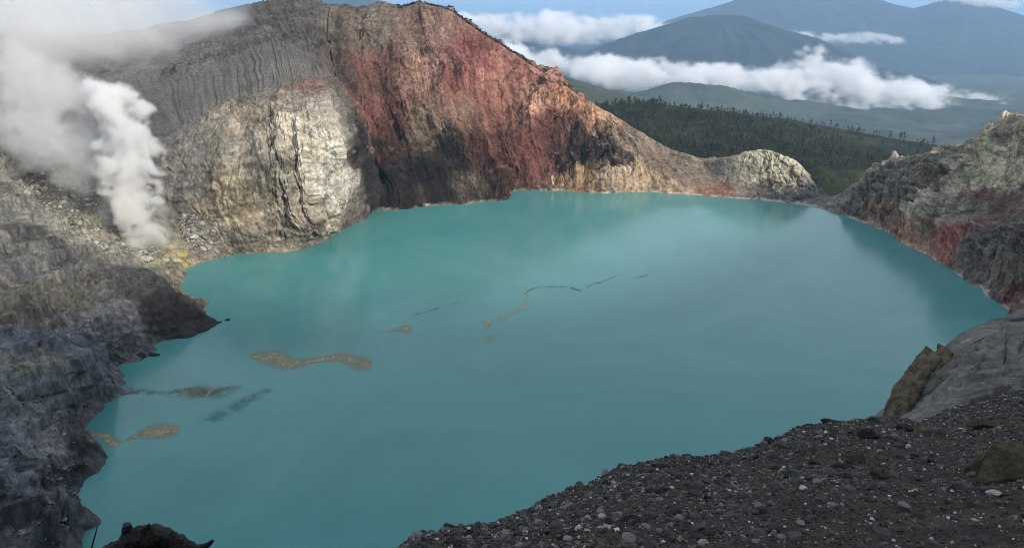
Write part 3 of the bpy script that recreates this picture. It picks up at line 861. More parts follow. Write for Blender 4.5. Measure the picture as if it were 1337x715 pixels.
cloud_bank("cloud_bank", 7400, 420, [585, 640, 700, 760, 800, 850, 900, 950, 1000, 1030, 1060, 1100, 1150, 1200, 1250, 1300, 1330],
           [28, 45, 60, 72, 68, 78, 82, 84, 88, 82, 60, 76, 94, 104, 114, 120, 138],
           [74, 94, 104, 108, 114, 120, 120, 124, 130, 136, 142, 148, 156, 162, 168, 170, 166], (18, 30, 14), 0.015, 501, "long white cloud bank lying over the plateau before the blue volcano", wl=420)
cloud_bank("cloud_bank", 11500, 600, [560, 620, 680, 740, 800, 850, 885], [22, 18, 16, 14, 18, 22, 32], [62, 64, 60, 58, 56, 54, 46], (34, 60, 24), 0.014, 541, "distant white cloud left of the blue volcano", wl=520)
cloud_bank("cloud_wisp", 12600, 260, [1010, 1040, 1090, 1130, 1175], [42, 38, 44, 40, 50], [50, 54, 58, 58, 58], (26, 40, 20), 0.007, 561, "thin cloud wisps before the tall hazy volcano", wl=330)
cloud_bank("cloud_wisp", 14000, 300, [1225, 1260, 1290, 1330], [-6, -8, -4, 2], [2, 6, 12, 10], (30, 45, 22), 0.006, 571, "small white cloud cap on the rightmost volcano", wl=380)

def steam(name, puffs, vox, dens_mul, seed, label, wl=22, erode=0.55, soft=0.35, color=(0.995, 0.995, 0.993), billow=0.5):
    C = np.array([at(a, b, Y) for a, b, r, Y in puffs]); Rr = np.array([r * Y / 930 for a, b, r, Y in puffs])
    lo = (C - Rr[:, None]).min(0) - vox * 3; hi = (C + Rr[:, None]).max(0) + vox * 3
    g = vgrid(lo, hi, (vox, vox, vox))
    w = np.stack([fbm(g, wl * 1.5, 2, seed + k) for k in (1, 2, 3)], -1) * wl * 0.6
    q = g + w
    d = np.full(g.shape[:3], -1.0, np.float32)
    for c, r in zip(C, Rr):
        d = np.maximum(d, 1 - np.sqrt(((q - c.astype(np.float32)) ** 2).sum(-1)) / r)
    n = fbm(g, wl, 5, seed + 30, 0.66) * 1.25 + billow * (0.45 - np.abs(pn(q[..., 0] / (wl * 0.55), q[..., 1] / (wl * 0.55), q[..., 2] / (wl * 0.55), seed + 50)) * 1.6)
    e = d + erode * n
    dn = sstep(0.0, soft, e) * sstep(-0.35, 0.05, d)
    m, _v = vol_mat(name + "_vapour", dens_mul, color, 0.2)
    vol_obj(name, tuple(lo), tuple(hi), dn, m, label=label, category="steam", kind="stuff")

# main column
axis = [(198, 343, 11, 603), (196, 335, 13, 604), (192, 320, 15, 604), (188, 300, 19, 606), (183, 280, 22, 608), (178, 260, 26, 610), (172, 238, 30, 612), (168, 215, 33, 614), (165, 190, 34, 616), (160, 165, 31, 618), (152, 142, 27, 620), (146, 124, 21, 622)]
pf = list(axis)
for a, b, r, Y in axis[1:]:
    for _ in range(6):
        th = rnd.random() * 6.283
        pf.append((a + math.cos(th) * r * 0.95, b + math.sin(th) * r * 0.6, r * rnd.uniform(0.3, 0.55), Y + rnd.uniform(-0.6, 0.6) * r))
for a in ((205, 250, 12, 606), (205, 215, 14, 610), (204, 305, 9, 603)): pf.append(a)
steam("steam_plume", pf, 1.35, 0.20, 601, "dense white steam column rising from the fumarole at the left shore", wl=24, erode=0.95, soft=0.75, billow=0.55)
steam("steam_wisp", [(205, 335, 14, 600), (222, 325, 14, 600), (232, 312, 11, 601), (215, 305, 13, 602), (236, 330, 8, 599), (180, 322, 14, 603), (172, 305, 12, 605), (212, 280, 12, 606), (215, 255, 12, 608)], 1.6, 0.045, 721,
      "thin ragged steam round the foot of the white column", wl=16, erode=1.0, soft=0.8, billow=0.6)
# older drifting steam
ax2 = [(150, 262, 22, 622), (125, 235, 30, 628), (100, 205, 40, 636), (75, 175, 48, 646), (50, 150, 52, 656), (20, 160, 46, 664), (-20, 175, 46, 670), (60, 110, 42, 668), (30, 95, 40, 680), (85, 130, 36, 650), (-30, 130, 50, 690)]
pf2 = list(ax2)
for a, b, r, Y in ax2:
    for _ in range(4):
        th = rnd.random() * 6.283
        pf2.append((a + math.cos(th) * r * 0.8, b + math.sin(th) * r * 0.7, r * rnd.uniform(0.4, 0.6), Y + rnd.uniform(-0.8, 0.8) * r))
steam("steam_drift", pf2, 2.4, 0.027, 641, "softer grey steam drifting left of the white column", wl=34, erode=0.85, soft=0.6, billow=0.7)
# thin veil along the upper left rim
ax3 = [(-60, 20, 150, 800), (-20, -30, 140, 820), (30, 60, 90, 830), (-40, 60, 120, 860), (20, 30, 110, 880), (80, 10, 100, 900), (150, 10, 85, 920), (210, 20, 70, 930), (260, 40, 55, 930), (200, 60, 60, 900), (120, 60, 80, 880), (40, 90, 80, 850), (100, -50, 120, 920), (0, -60, 140, 900), (200, -40, 80, 930), (290, 30, 36, 940)]
steam("steam_veil", ax3, 6.0, 0.021, 681, "thin grey smoke veil over the upper left rim", wl=95, erode=0.7, soft=1.0)

# ------------------------------------------------------------------ floating scum and rocks on the lake
def film_mat(name, color, lo, hi, sc):
    m, nt, bs = new_mat(name)
    L = nt.links.new
    tc = node(nt, "ShaderNodeTexCoord"); n = node(nt, "ShaderNodeTexNoise")
    n.inputs["Scale"].default_value = sc; n.inputs["Detail"].default_value = 7; n.inputs["Roughness"].default_value = 0.6
    n.inputs["Distortion"].default_value = 1.5
    L(tc.outputs["Object"], n.inputs["Vector"])
    mr = node(nt, "ShaderNodeMapRange")
    for i, v in ((1, 0.32), (2, 0.6), (3, lo), (4, hi)): mr.inputs[i].default_value = v
    L(n.outputs["Fac"], mr.inputs[0])
    at_ = node(nt, "ShaderNodeAttribute", attribute_name="edge")
    mu = node(nt, "ShaderNodeMath", operation='MULTIPLY', use_clamp=True)
    L(mr.outputs[0], mu.inputs[0]); L(at_.outputs["Fac"], mu.inputs[1]); L(mu.outputs[0], bs.inputs["Alpha"])
    cr = node(nt, "ShaderNodeVectorMath", operation='SCALE'); c = node(nt, "ShaderNodeRGB"); c.outputs[0].default_value = (*color, 1)
    mr2 = node(nt, "ShaderNodeMapRange")
    for i, v in ((1, 0.3), (2, 0.7), (3, 0.6), (4, 1.25)): mr2.inputs[i].default_value = v
    L(n.outputs["Fac"], mr2.inputs[0]); L(c.outputs[0], cr.inputs[0]); L(mr2.outputs[0], cr.inputs["Scale"]); L(cr.outputs[0], bs.inputs["Base Color"])
    bs.inputs["Roughness"].default_value = 0.7
    return m

def film(name, outline, mat, label, z=0.03, jit=0.5, category="scum"):
    """thin floating film: rings shrinking to a spine inside an outline given in photo pixels"""
    q = np.array([atz(a, b, z) for a, b in outline])
    n = len(q)
    qq = np.concatenate([q[-2:], q, q[:3]], 0)
    ts = np.arange(0, n, 1 / 12)
    ring = pchip(np.arange(-2, n + 3), qq, ts)
    ring[:, :2] += np.stack([fbm(ring.astype(np.float32), 6, 3, 701), fbm(ring.astype(np.float32), 6, 3, 705)], -1) * jit * 3.2
    # spine: midpoint between a point and its opposite across the patch's long axis
    c = ring.mean(0); u, sv_, vt = np.linalg.svd((ring - c)[:, :2]); ax = vt[0]
    s = (ring - c)[:, :2] @ ax; tpos = (ring - c)[:, :2] @ vt[1]
    sb = np.linspace(s.min(), s.max(), 24); mid = np.zeros(24)
    for k in range(24):
        w = np.exp(-((s - sb[k]) / (np.ptp(s) / 18)) ** 2)
        up_ = tpos[w > 0.3]
        mid[k] = (up_.max() + up_.min()) / 2 if len(up_) else 0
    sp = c[None, :2] + np.clip(s, s.min() * 0.9, s.max() * 0.9)[:, None] * ax + np.interp(s, sb, mid)[:, None] * vt[1]
    sp = np.concatenate([sp, np.full((len(sp), 1), z)], 1)
    L_ = [ring * (1 - t) + sp * t for t in (0, 0.25, 0.6, 1.0)]
    v = np.stack(L_, 1); v[..., 2] = z
    e = np.broadcast_to(np.array([0.0, 0.32, 0.85, 1.0])[None], v.shape[:2])
    v2 = np.concatenate([v, v[:1]], 0); e2 = np.concatenate([e, e[:1]], 0)
    o = np_obj(name, v2, grid_faces(len(v2), 4), mat, attrs={"edge": e2}, label=label, category=category)
    return o

M_scum = film_mat("scum_tan", (0.32, 0.265, 0.15), 0.15, 1.0, 0.22)
M_scum_y = film_mat("scum_yellow", (0.36, 0.34, 0.16), -0.1, 0.8, 0.3)
M_scum_d = film_mat("scum_dark", (0.055, 0.17, 0.17), -0.1, 0.5, 0.12)
film("scum_patch", [(324,463),(345,456),(370,455),(387,466),(420,464),(445,458),(468,461),(486,470),(483,485),(463,485),(442,474),(415,474),(395,480),(370,485),(345,479)], M_scum, "largest tan scum patch with a tail, left of the lake centre")
film("scum_patch", [(228,508),(262,503),(290,504),(318,501),(292,510),(272,518),(255,522),(240,515)], M_scum, "faint tan scum streak between the two larger left patches", jit=0.7)
film("scum_patch", [(158,577),(175,566),(190,555),(205,550),(230,552),(233,566),(214,574),(185,574)], M_scum, "fan shaped tan scum patch nearest the left shore")
film("scum_patch", [(99,569),(118,560),(140,563),(158,572),(160,578),(142,583),(128,574),(108,577)], M_scum, "curled tan scum film touching the left shore")
film("scum_patch", [(496,435),(515,428),(529,423),(539,429),(531,437),(516,433)], M_scum, "small tan scum speck right of the largest patch", jit=0.4)
film("scum_patch", [(646,416),(662,408),(679,400),(688,380),(692,382),(686,402),(670,411),(654,419)], M_scum_y, "thin yellow scum streak near the lake centre", jit=0.3)
film("scum_patch", [(626,421),(640,417),(646,421),(636,428)], M_scum_y, "tiny yellow scum spot above its twin near the lake centre", jit=0.3)
film("scum_patch", [(630,443),(642,437),(645,441),(636,447)], M_scum_y, "tiny yellow scum spot below its twin near the lake centre", jit=0.3)
film("dark_film", [(262,545),(300,524),(345,506),(362,510),(335,524),(312,540),(285,552)], M_scum_d, "dark smear in the water below the largest scum patch", jit=1.0, category="film")
film("dark_film", [(150,500),(215,508),(270,500),(320,505),(270,524),(200,516)], M_scum_d, "broad faint dark smear off the left shore", jit=1.2, category="film")
def strand(pts, wpx, label):
    up = [(a, b - wpx * rnd.uniform(0.4, 1)) for a, b in pts]; dn = [(a, b + wpx * rnd.uniform(0.4, 1)) for a, b in reversed(pts)]
    film("dark_strand", up + dn, M_strand, label, z=0.06, jit=0.9, category="film")
M_strand = film_mat("strand_dark", (0.03, 0.09, 0.10), -0.2, 0.9, 0.22)
strand([(686,384),(691,378),(700,376),(716,374),(740,374)], 1.25, "dark winding strand running right from the yellow streak")
strand([(744,375),(753,378),(760,379)], 1.2, "short dark strand left of the forked one on the water")
strand([(766,376),(776,370),(786,368),(800,362),(814,356)], 1.35, "dark strand rising to the right across the lake")
strand([(826,363),(834,362),(846,359)], 1.2, "rightmost dark fleck of the strand line")
strand([(590,398),(602,393),(614,388)], 0.8, "faint dark strand left of the yellow streak")
strand([(538,411),(556,407),(572,402)], 0.9, "faintest dark strand above the small tan speck")

def ico(sub):
    t = (1 + 5 ** 0.5) / 2
    v = np.array([(-1, t, 0), (1, t, 0), (-1, -t, 0), (1, -t, 0), (0, -1, t), (0, 1, t), (0, -1, -t), (0, 1, -t), (t, 0, -1), (t, 0, 1), (-t, 0, -1), (-t, 0, 1)], float)
    f = [(0, 11, 5), (0, 5, 1), (0, 1, 7), (0, 7, 10), (0, 10, 11), (1, 5, 9), (5, 11, 4), (11, 10, 2), (10, 7, 6), (7, 1, 8), (3, 9, 4), (3, 4, 2), (3, 2, 6), (3, 6, 8), (3, 8, 9), (4, 9, 5), (2, 4, 11), (6, 2, 10), (8, 6, 7), (9, 8, 1)]
    v = [x / np.linalg.norm(x) for x in v]
    for _ in range(sub):
        mid, nf = {}, []
        def m(a, b):
            k = (min(a, b), max(a, b))
            if k not in mid:
                x = v[a] + v[b]; v.append(x / np.linalg.norm(x)); mid[k] = len(v) - 1
            return mid[k]
        for a, b, c in f:
            ab, bc, ca = m(a, b), m(b, c), m(c, a)
            nf += [(a, ab, ca), (b, bc, ab), (c, ca, bc), (ab, bc, ca)]
        f = nf
    return np.array(v), np.array(f)

ICO = {k: ico(k) for k in (0, 1, 2, 3, 4)}
def rock_geo(sub, seed, cuts=9, rough=0.12, squash=(1, 1, 1)):
    """angular stone of about unit radius"""
    v, f = ICO[sub]
    v = v.copy(); r = np.random.default_rng(seed)
    for _ in range(cuts):
        n = r.normal(size=3); n /= np.linalg.norm(n)
        d = r.uniform(0.45, 0.85)
        v -= np.maximum(0, v @ n - d)[:, None] * n
    if sub >= 2:
        pf_ = (v + seed * 3.1).astype(np.float32)
        v = v * (1 + rough * fbm(pf_, 0.8, 4, seed % 40, 0.6, ridged=True)[:, None])
    return v * np.array(squash), f

M_darkrock = rock_mat("dark_lava_rock", (0.025, 0.024, 0.024), scale=0.6, bump=0.4, var=0.4)
for k, (a, b, r, lb) in enumerate([(298, 417.5, 1.6, "tiny dark islet farthest out beyond the dark left point"), (284, 421.5, 2.3, "larger dark islet off the tip of the dark left point"),
                               (202, 463, 3.0, "flat dark rock awash in the cove below the dark point"), (186, 464.5, 3.6, "dark rock at the waterline of the cove below the dark point"),
                               (104, 628, 1.8, "small dark rock at the water edge of the near left shore")]):
    v, f = rock_geo(3, 800 + k, squash=(1.5, 1.0, 0.55))
    o = np_obj("islet_rock", v * r, f, M_darkrock, label=lb, category="rock")
    o.location = tuple(atz(a, b, 0.1)); o.rotation_euler = (0, 0, k * 1.3)

# ------------------------------------------------------------------ rubble and sulphur at the fumarole
pq_all = P2.reshape(-1, 3)
_d = pq_all - np.array([0, 0, CAM_H])
_f = _d[:, 1] * math.cos(PITCH) - _d[:, 2] * math.sin(PITCH)
_u = _d[:, 1] * math.sin(PITCH) + _d[:, 2] * math.cos(PITCH)
_ok = _f > 50
PXV = np.where(_ok, CX + FPX * _d[:, 0] / np.where(_ok, _f, 1), -9999); PYV = np.where(_ok, CY - FPX * _u / np.where(_ok, _f, 1), -9999)
TV, VV = T.reshape(-1), V.reshape(-1)
def pool(x0, x1, y0, y1, t0, t1):
    return np.where((PXV > x0) & (PXV < x1) & (PYV > y0) & (PYV < y1) & (TV > t0) & (TV < t1) & (VV > 1.02) & (VV < 5.6))[0]
wall_left = bpy.data.objects["crater_wall_left"]
M_stone = rock_mat("rubble_stone", scale=0.8, bump=0.3, var=0.3)
stone_src = []
for k in range(8):
    v, f = rock_geo(1, 900 + k, 7)
    stone_src.append((v, f))
def stones_mesh(pos, size, cols, sq=(0.7, 1.3), src=None):
    src = src or stone_src
    vs_, fs_, cs_, off = [], [], [], 0
    for p, s, c in zip(pos, size, cols):
        v, f = src[rnd.randrange(8)]
        a = rnd.random() * 6.283; ca, sa = math.cos(a), math.sin(a)
        w = v * np.array([rnd.uniform(*sq), rnd.uniform(*sq), rnd.uniform(0.5, 0.9)])
        w = np.stack([w[:, 0] * ca - w[:, 1] * sa, w[:, 0] * sa + w[:, 1] * ca, w[:, 2]], -1) * s + p
        vs_.append(w); fs_.append(f + off); cs_.append(np.tile(c, (len(v), 1))); off += len(v)
    return np.concatenate(vs_), np.concatenate(fs_), np.concatenate(cs_)
rub = np.concatenate([pool(-10, 205, 235, 345, 14.0, 17.4), pool(235, 285, 280, 338, 16.5, 18.2), pool(-10, 90, 195, 250, 15.0, 17.4)])
pick = rng.choice(rub, 4200)
pos = pq_all[pick]
siz = np.clip(rng.lognormal(0.0, 0.5, 4200) * 0.85, 0.3, 3.2)
grey = np.clip(rng.normal(0.22, 0.09, 4200), 0.05, 0.5)
cols = grey[:, None] * np.array([1.0, 0.98, 0.88])
big = np.argsort(-siz)[:150]
rest = np.setdiff1d(np.arange(4200), big)
v, f, c = stones_mesh(pos[rest], siz[rest], cols[rest])
np_obj("rubble", v, f, M_stone, c, kind="stuff", parent=wall_left, label="grey rubble strewn round the fumarole")
stone_me = []
for k in range(6):
    v, f = rock_geo(2, 950 + k, 8)
    g_ = 0.14 + 0.05 * k
    stone_me.append(np_mesh("stone", v, f, M_stone, np.tile([g_, g_ * 0.98, g_ * 0.9], (len(v), 1))))
for k in big:
    o = bpy.data.objects.new("stone", stone_me[rnd.randrange(6)])
    o.location = tuple(pos[k]); s_ = siz[k] * 1.1
    o.scale = (s_ * rnd.uniform(0.8, 1.3), s_ * rnd.uniform(0.8, 1.3), s_ * rnd.uniform(0.6, 0.9)); o.rotation_euler = (rnd.uniform(-.4, .4), rnd.uniform(-.4, .4), rnd.random() * 6.28)
    put(o, parent=wall_left)
# stones strewn along the other shores and slopes
near_p = np.concatenate([pool(-10, 130, 480, 715, 0, 9), pool(0, 60, 620, 715, 0, 5), pool(90, 140, 510, 560, 4, 8)])
pk = rng.choice(near_p, 900)
v, f, c = stones_mesh(pq_all[pk], np.clip(rng.lognormal(-0.9, 0.5, 900), 0.15, 1.3), np.clip(rng.normal(0.11, 0.05, 900), 0.02, 0.3)[:, None] * np.array([1, 1, 1.02]))
np_obj("shore_rubble", v, f, M_stone, c, kind="stuff", parent=wall_left, label="dark stones on the near left shore")

M_sulph = rock_mat("sulphur", (0.36, 0.33, 0.13), scale=0.5, bump=0.8, var=0.6)
M_salt = rock_mat("white_deposit", (0.40, 0.39, 0.34), scale=0.5, bump=0.8, var=0.6)
def crust_mound(name, px, py, r, mat, label, seed, sq=(1.3, 1, 0.6)):
    d2 = (PXV - px) ** 2 + (PYV - py) ** 2 + np.where((TV > 13) & (TV < 18.3), 0, 1e9)
    p = pq_all[np.argmin(d2)]
    v, f = rock_geo(4, seed, 2, 0.55, sq)
    o = np_obj(name, v * r, f, mat, label=label, category="mineral deposit")
    o.location = tuple(p)
for k, (a, b, r, mt, lb) in enumerate([(163, 319, 2.6, M_sulph, "bright yellow sulphur crust left of the steam base"), (236, 333, 3.4, M_sulph, "olive yellow sulphur crust right of the steam, nearest the water"),
        (222, 322, 3.0, M_sulph, "yellow sulphur crust just right of the steam base"), (97, 332, 3.2, M_salt, "white mineral spike in the rubble left of the fumarole"),
        (104, 345, 4.6, M_salt, "pale mineral patch below the white spike"), (212, 341, 3.0, M_salt, "white mineral crust under the steam at the shore"),
        (200, 345, 2.6, M_salt, "small white crust at the foot of the steam"), (228, 340, 2.4, M_salt, "small white crust right of the steam foot"), (190, 338, 3.0, M_salt, "white crust at the left of the steam foot")]):
    crust_mound("sulphur_crust" if mt is M_sulph else "mineral_crust", a, b, r, mt, lb, 1000 + k, (0.6, 0.6, 1.8) if k == 3 else (1.4, 1, 0.6))

# ------------------------------------------------------------------ foreground rim
FPXS = [-700, -150, 0, 150, 300, 420, 480, 530, 560, 600, 640, 700, 760, 800, 830, 870, 920, 960, 1000, 1040, 1080, 1150, 1200, 1250, 1300, 1337, 1450, 1560, 2000, 2700]
FPY = [830, 800, 795, 790, 780, 760, 735, 712, 698, 690, 680, 655, 630, 612, 604, 598, 596, 590, 576, 558, 550, 547, 548, 532, 518, 508, 480, 460, 400, 340]
FY = [3.2, 3.4, 3.5, 3.7, 4.0, 4.6, 5.0, 5.4, 5.7, 6.0, 6.3, 6.9, 7.4, 7.8, 8.0, 8.3, 8.6, 8.9, 9.3, 9.8, 10.3, 11.0, 11.5, 12.0, 12.4, 12.8, 13.6, 14.2, 16.0, 18.0]
FU0, FU1 = -700.0, 2700.0
fu = np.linspace(FU0, FU1, 900)
ft = np.concatenate([np.linspace(0, 1, 300) ** 0.8, 1 + np.array([0.03, 0.08, 0.16, 0.3, 0.5, 0.8, 1.2, 1.8])])
ft_n = len(ft)
F = np.zeros((len(fu), len(ft), 3))
for i, px in enumerate(fu):
    b = at(px, np.interp(px, FPXS, FPY), np.interp(px, FPXS, FY)); a = at(px, 1050, 1.5)
    dirn = (b - a) / np.linalg.norm(b - a)
    for j, t in enumerate(ft):
        if t <= 1:
            F[i, j] = a + (b - a) * t
        else:
            k = t - 1
            F[i, j] = b + np.array([dirn[0] * k * 4, k * 4, -k * 6 - 9 * k * k])
Ff = F.astype(np.float32)
fd = fbm(Ff, 1.6, 4, 1101, 0.55) * 0.14 + fbm(Ff, 0.35, 3, 1107, 0.6) * 0.045
F[..., 2] += fd
fc = np.array([0.044, 0.039, 0.032]) * (1 + 0.5 * fbm(Ff, 0.8, 4, 1111))[..., None] + sstep(0.1, 0.5, fbm(Ff, 1.5, 3, 1113))[..., None] * np.array([0.02, 0.014, 0.006])
M_gravel = rock_mat("gravel_soil", scale=0.03, bump=0.8, var=0.5)
back = np.stack([F[:, 0] + np.array([0, -d, 0.12 * d]) + (F[:, 0] - F[:, 0].mean(0)) * np.array([d * 0.5, 0, 0]) for d in (7.0, 4.5, 2.5, 1.0)], 1)
Fb = np.concatenate([back, F], 1); fcb = np.concatenate([np.repeat(fc[:, :1], 4, 1), fc], 1)
slope = np_obj("gravel_slope", Fb, grid_faces(len(fu), len(ft) + 4), M_gravel, np.clip(fcb, 0.006, 0.2).reshape(-1, 3), kind="structure", label="dark scoria gravel slope of the near rim")

def ground(px, t):
    i = np.clip((px - FU0) / (FU1 - FU0) * (len(fu) - 1), 0, len(fu) - 1.001); j = np.interp(t, ft, np.arange(len(ft)))
    return F[int(round(i)), int(round(j))]
def ground_at(px, py):
    """the ground seen at a photo pixel"""
    i = int(round((px - FU0) / (FU1 - FU0) * (len(fu) - 1)))
    c = F[i, :300]
    ys = np.array([appears(p)[1] for p in c])
    return c[int(np.argmin(np.abs(ys - py)))]

# pebbles: the biggest are stones of their own, the rest one spread of gravel
npeb = 36000
ppos, psz, pcol = [], [], []
while len(ppos) < npeb:
    px = rnd.uniform(470, 1500) if rnd.random() < 0.86 else rnd.uniform(1500, 2100); t = rnd.random() ** 0.7 * 1.02
    p = ground(px, min(t, 1.03))
    q = appears(p)
    if q[1] > 780: continue
    s = 0.0098 * math.exp(rnd.gauss(0, 0.55)) * (p[1] / 5.0) ** 0.55
    ppos.append(p); psz.append(min(s, 0.05))
    u = rnd.random()
    g0 = rnd.uniform(0.02, 0.07) if u < 0.66 else rnd.uniform(0.07, 0.18) if u < 0.91 else rnd.uniform(0.2, 0.5)
    if g0 > 0.15: psz[-1] *= 0.75
    w_ = rnd.random()
    g0 *= 1.15
    pcol.append(np.array([g0 * 1.04, g0 * (0.98 if w_ < 0.7 else 0.85), g0 * (0.92 if w_ < 0.8 else 0.68)]))
ppos, psz, pcol = np.array(ppos), np.array(psz), np.array(pcol)
M_peb = rock_mat("pebble", scale=0.02, bump=0.3, var=0.25, rough=0.85)
inside = np.array([appears(p)[0] < 1345 and appears(p)[1] < 722 for p in ppos])
order = np.argsort(-psz / ppos[:, 1] * np.where(inside, 1, 0.001))
soloP = order[:280]
chip_src = []
for k in range(8):
    r_ = np.random.default_rng(1250 + k)
    chip_src.append((ICO[0][0] * r_.uniform(0.65, 1.25, (12, 1)), ICO[0][1]))
v, f, c = stones_mesh(ppos[order[280:5000]] + np.array([0, 0, 0.003]), psz[order[280:5000]], pcol[order[280:5000]])
v2_, f2_, c2_ = stones_mesh(ppos[order[5000:]] + np.array([0, 0, 0.003]), psz[order[5000:]], pcol[order[5000:]], src=chip_src)
f = np.concatenate([f, f2_ + len(v)]); v = np.concatenate([v, v2_]); c = np.concatenate([c, c2_])
np_obj("gravel", v, f, M_peb, c, kind="stuff", parent=slope, label="loose dark gravel")
peb_me = {}
for k in soloP:
    g_ = round(float(np.clip(pcol[k][0], 0.015, 0.4)) * 12) / 12 if pcol[k][0] > 0.08 else round(float(pcol[k][0]) * 60) / 60
    g_ = max(g_, 0.016)
    key = (g_, rnd.randrange(4))
    if key not in peb_me:
        v, f = rock_geo(2, 1200 + len(peb_me), 8, 0.15)
        peb_me[key] = np_mesh("stone", v, f, M_peb, np.tile([g_, g_ * 0.96, g_ * 0.9], (len(v), 1)))
    o = bpy.data.objects.new("stone", peb_me[key])
    o.location = tuple(ppos[k] + np.array([0, 0, psz[k] * 0.25])); s_ = psz[k] * 1.1
    o.scale = (s_ * rnd.uniform(0.8, 1.4), s_ * rnd.uniform(0.8, 1.3), s_ * rnd.uniform(0.6, 0.9)); o.rotation_euler = (rnd.uniform(-.4, .4), rnd.uniform(-.4, .4), rnd.random() * 6.28)
    put(o, parent=slope)

# boulders lying on the gravel: (px, py, half width px, shape, colour, label)
BR, DK, GY, WH, OL = (0.062, 0.050, 0.033), (0.024, 0.023, 0.022), (0.085, 0.085, 0.085), (0.42, 0.41, 0.38), (0.048, 0.042, 0.028)
BOUL = [
 (1330, 610, 66, (1.0, 0.8, 0.48), BR, "big brown boulder cut by the right edge of the picture"),
 (1285, 600, 30, (1.0, 0.9, 0.75), BR, "brown boulder wedged left of the big one at the right edge"),
 (1250, 633, 16, (1.1, 0.9, 0.7), GY, "grey stone below the brown boulders at the right"),
 (1297, 642, 11, (1.1, 0.9, 0.7), WH, "pale white stone under the big brown boulder"),
 (1284, 637, 8, (1.0, 0.9, 0.8), GY, "small light grey stone left of the white one"),
 (1118, 600, 15, (1.0, 0.9, 0.85), OL, "olive rounded boulder leaning in the middle of the gravel"),
 (1146, 616, 15, (1.1, 0.9, 0.7), OL, "olive boulder right below the rounded leaning one"),
 (1100, 608, 16, (1.4, 0.8, 0.45), DK, "flat dark slab left of the olive rounded boulder"),
 (1040, 615, 17, (1.3, 0.9, 0.6), GY, "grey half buried block left in the gravel"),
 (1135, 566, 16, (1.2, 0.9, 0.65), DK, "dark block high on the gravel near the brink"),
 (1082, 549, 12, (1.4, 0.9, 0.5), DK, "dark flat stone on the brink against the water"),
 (1145, 546, 11, (1.0, 0.9, 0.7), GY, "grey stone on the brink left of the brown slabs"),
 (1055, 556, 12, (1.3, 0.9, 0.5), OL, "olive stone on the brink left of the dark flat one"),
 (1002, 572, 9, (1.1, 0.9, 0.8), DK, "dark upright stone where the brink steps down"),
 (1220, 562, 34, (1.6, 0.7, 0.35), BR, "long brown slab below the grey outcrop"),
 (1290, 552, 30, (1.5, 0.8, 0.4), BR, "brown slab under the right end of the outcrop"),
 (1180, 556, 16, (1.2, 0.9, 0.7), DK, "dark rock at the foot of the brown leaning slabs"),
 (820, 676, 24, (1.8, 0.7, 0.32), DK, "flat dark slab near the pale cubic stone"),
 (795, 686, 8, (1.0, 0.9, 0.85), WH, "pale cubic stone beside the flat dark slab"),
 (771, 654, 7, (1.1, 0.8, 0.6), GY, "light grey stone just under the left brink"),
 (768, 676, 5, (0.8, 0.8, 1.0), WH, "small white stone above the two pale ones"),
 (766, 691, 6, (1.2, 0.8, 0.6), WH, "pale chip left of the pale cubic stone"),
 (603, 694, 6, (1.2, 0.8, 0.7), WH, "white stone near the left tip of the gravel"),
 (684, 692, 4, (0.9, 0.8, 0.9), WH, "lone white chip right of the left tip"),
 (585, 683, 10, (1.1, 0.9, 0.8), BR, "brown crumbly stone standing on the left tip"),
 (912, 684, 14, (1.4, 0.9, 0.6), GY, "pale grey slab in the lower middle gravel"),
 (960, 690, 8, (1.1, 0.9, 0.7), GY, "small grey stone right of the pale grey slab"),
 (745, 695, 22, (1.8, 0.8, 0.4), DK, "dark long slab at the bottom of the left gravel"),
 (860, 606, 12, (1.7, 0.8, 0.45), DK, "dark flat stone on the brink at mid slope"),
]
boul_mats = {}
for k, (px, py, hw, shp, col_, lb) in enumerate(BOUL):
    g = ground_at(px, py + hw * shp[2] * 0.5)
    dist = g[1] / math.cos(PITCH)
    s = hw * dist / FPX / max(shp[0], 1e-3)
    if col_ not in boul_mats:
        boul_mats[col_] = rock_mat("boulder_%d" % len(boul_mats), col_, scale=0.05, bump=0.8, var=0.65)
    v, f = rock_geo(4 if hw > 12 else 3, 1300 + k, 11, 0.11, shp)
    # flatten the underside a little so that it sits
    o = np_obj("boulder" if hw > 12 else "loose_stone", v * s, f, boul_mats[col_], label=lb, category="boulder" if hw > 12 else "stone")
    o.location = tuple(g + np.array([0, 0, s * shp[2] * 0.35])); o.rotation_euler = (rnd.uniform(-.15, .15), rnd.uniform(-.25, .1), rnd.uniform(-.3, .3))

# grey outcrop behind the gravel at the right
OT_X = [1150, 1165, 1185, 1210, 1235, 1255, 1280, 1305, 1337, 1400, 1480]
OT_Y = [552, 540, 520, 492, 466, 446, 430, 418, 407, 395, 390]
ou = np.linspace(1152, 1480, 240); ov = np.linspace(0, 1, 150)
O = np.zeros((240, 150 + 30, 3))
for i, px in enumerate(ou):
    tp = at(px, np.interp(px, OT_X, OT_Y), 15.5 + (px - 1150) / 330 * 7)
    bp_y = np.interp(px, FPXS, FPY) + 26
    bt = at(px, bp_y, np.interp(px, FPXS, FY) - 0.3)
    for j, t in enumerate(ov):
        m_ = bt + (tp - bt) * t
        m_ = m_ + np.array([-0.10, -0.35, 0.30]) * math.sin(math.pi * t) * min(1, (px - 1150) / 60) * 0.8
        O[i, j] = m_
    for j in range(30):
        k = (j + 1) / 30
        O[i, 150 + j] = tp + np.array([0.2 * k, 2.6 * k, -0.25 * k - 6 * k * k])
Of = O.astype(np.float32)
tilt = (Of @ np.array([[0.75, 0.3, 0.59], [-0.4, 0.9, 0.1], [-0.5, -0.3, 0.8]], np.float32).T)
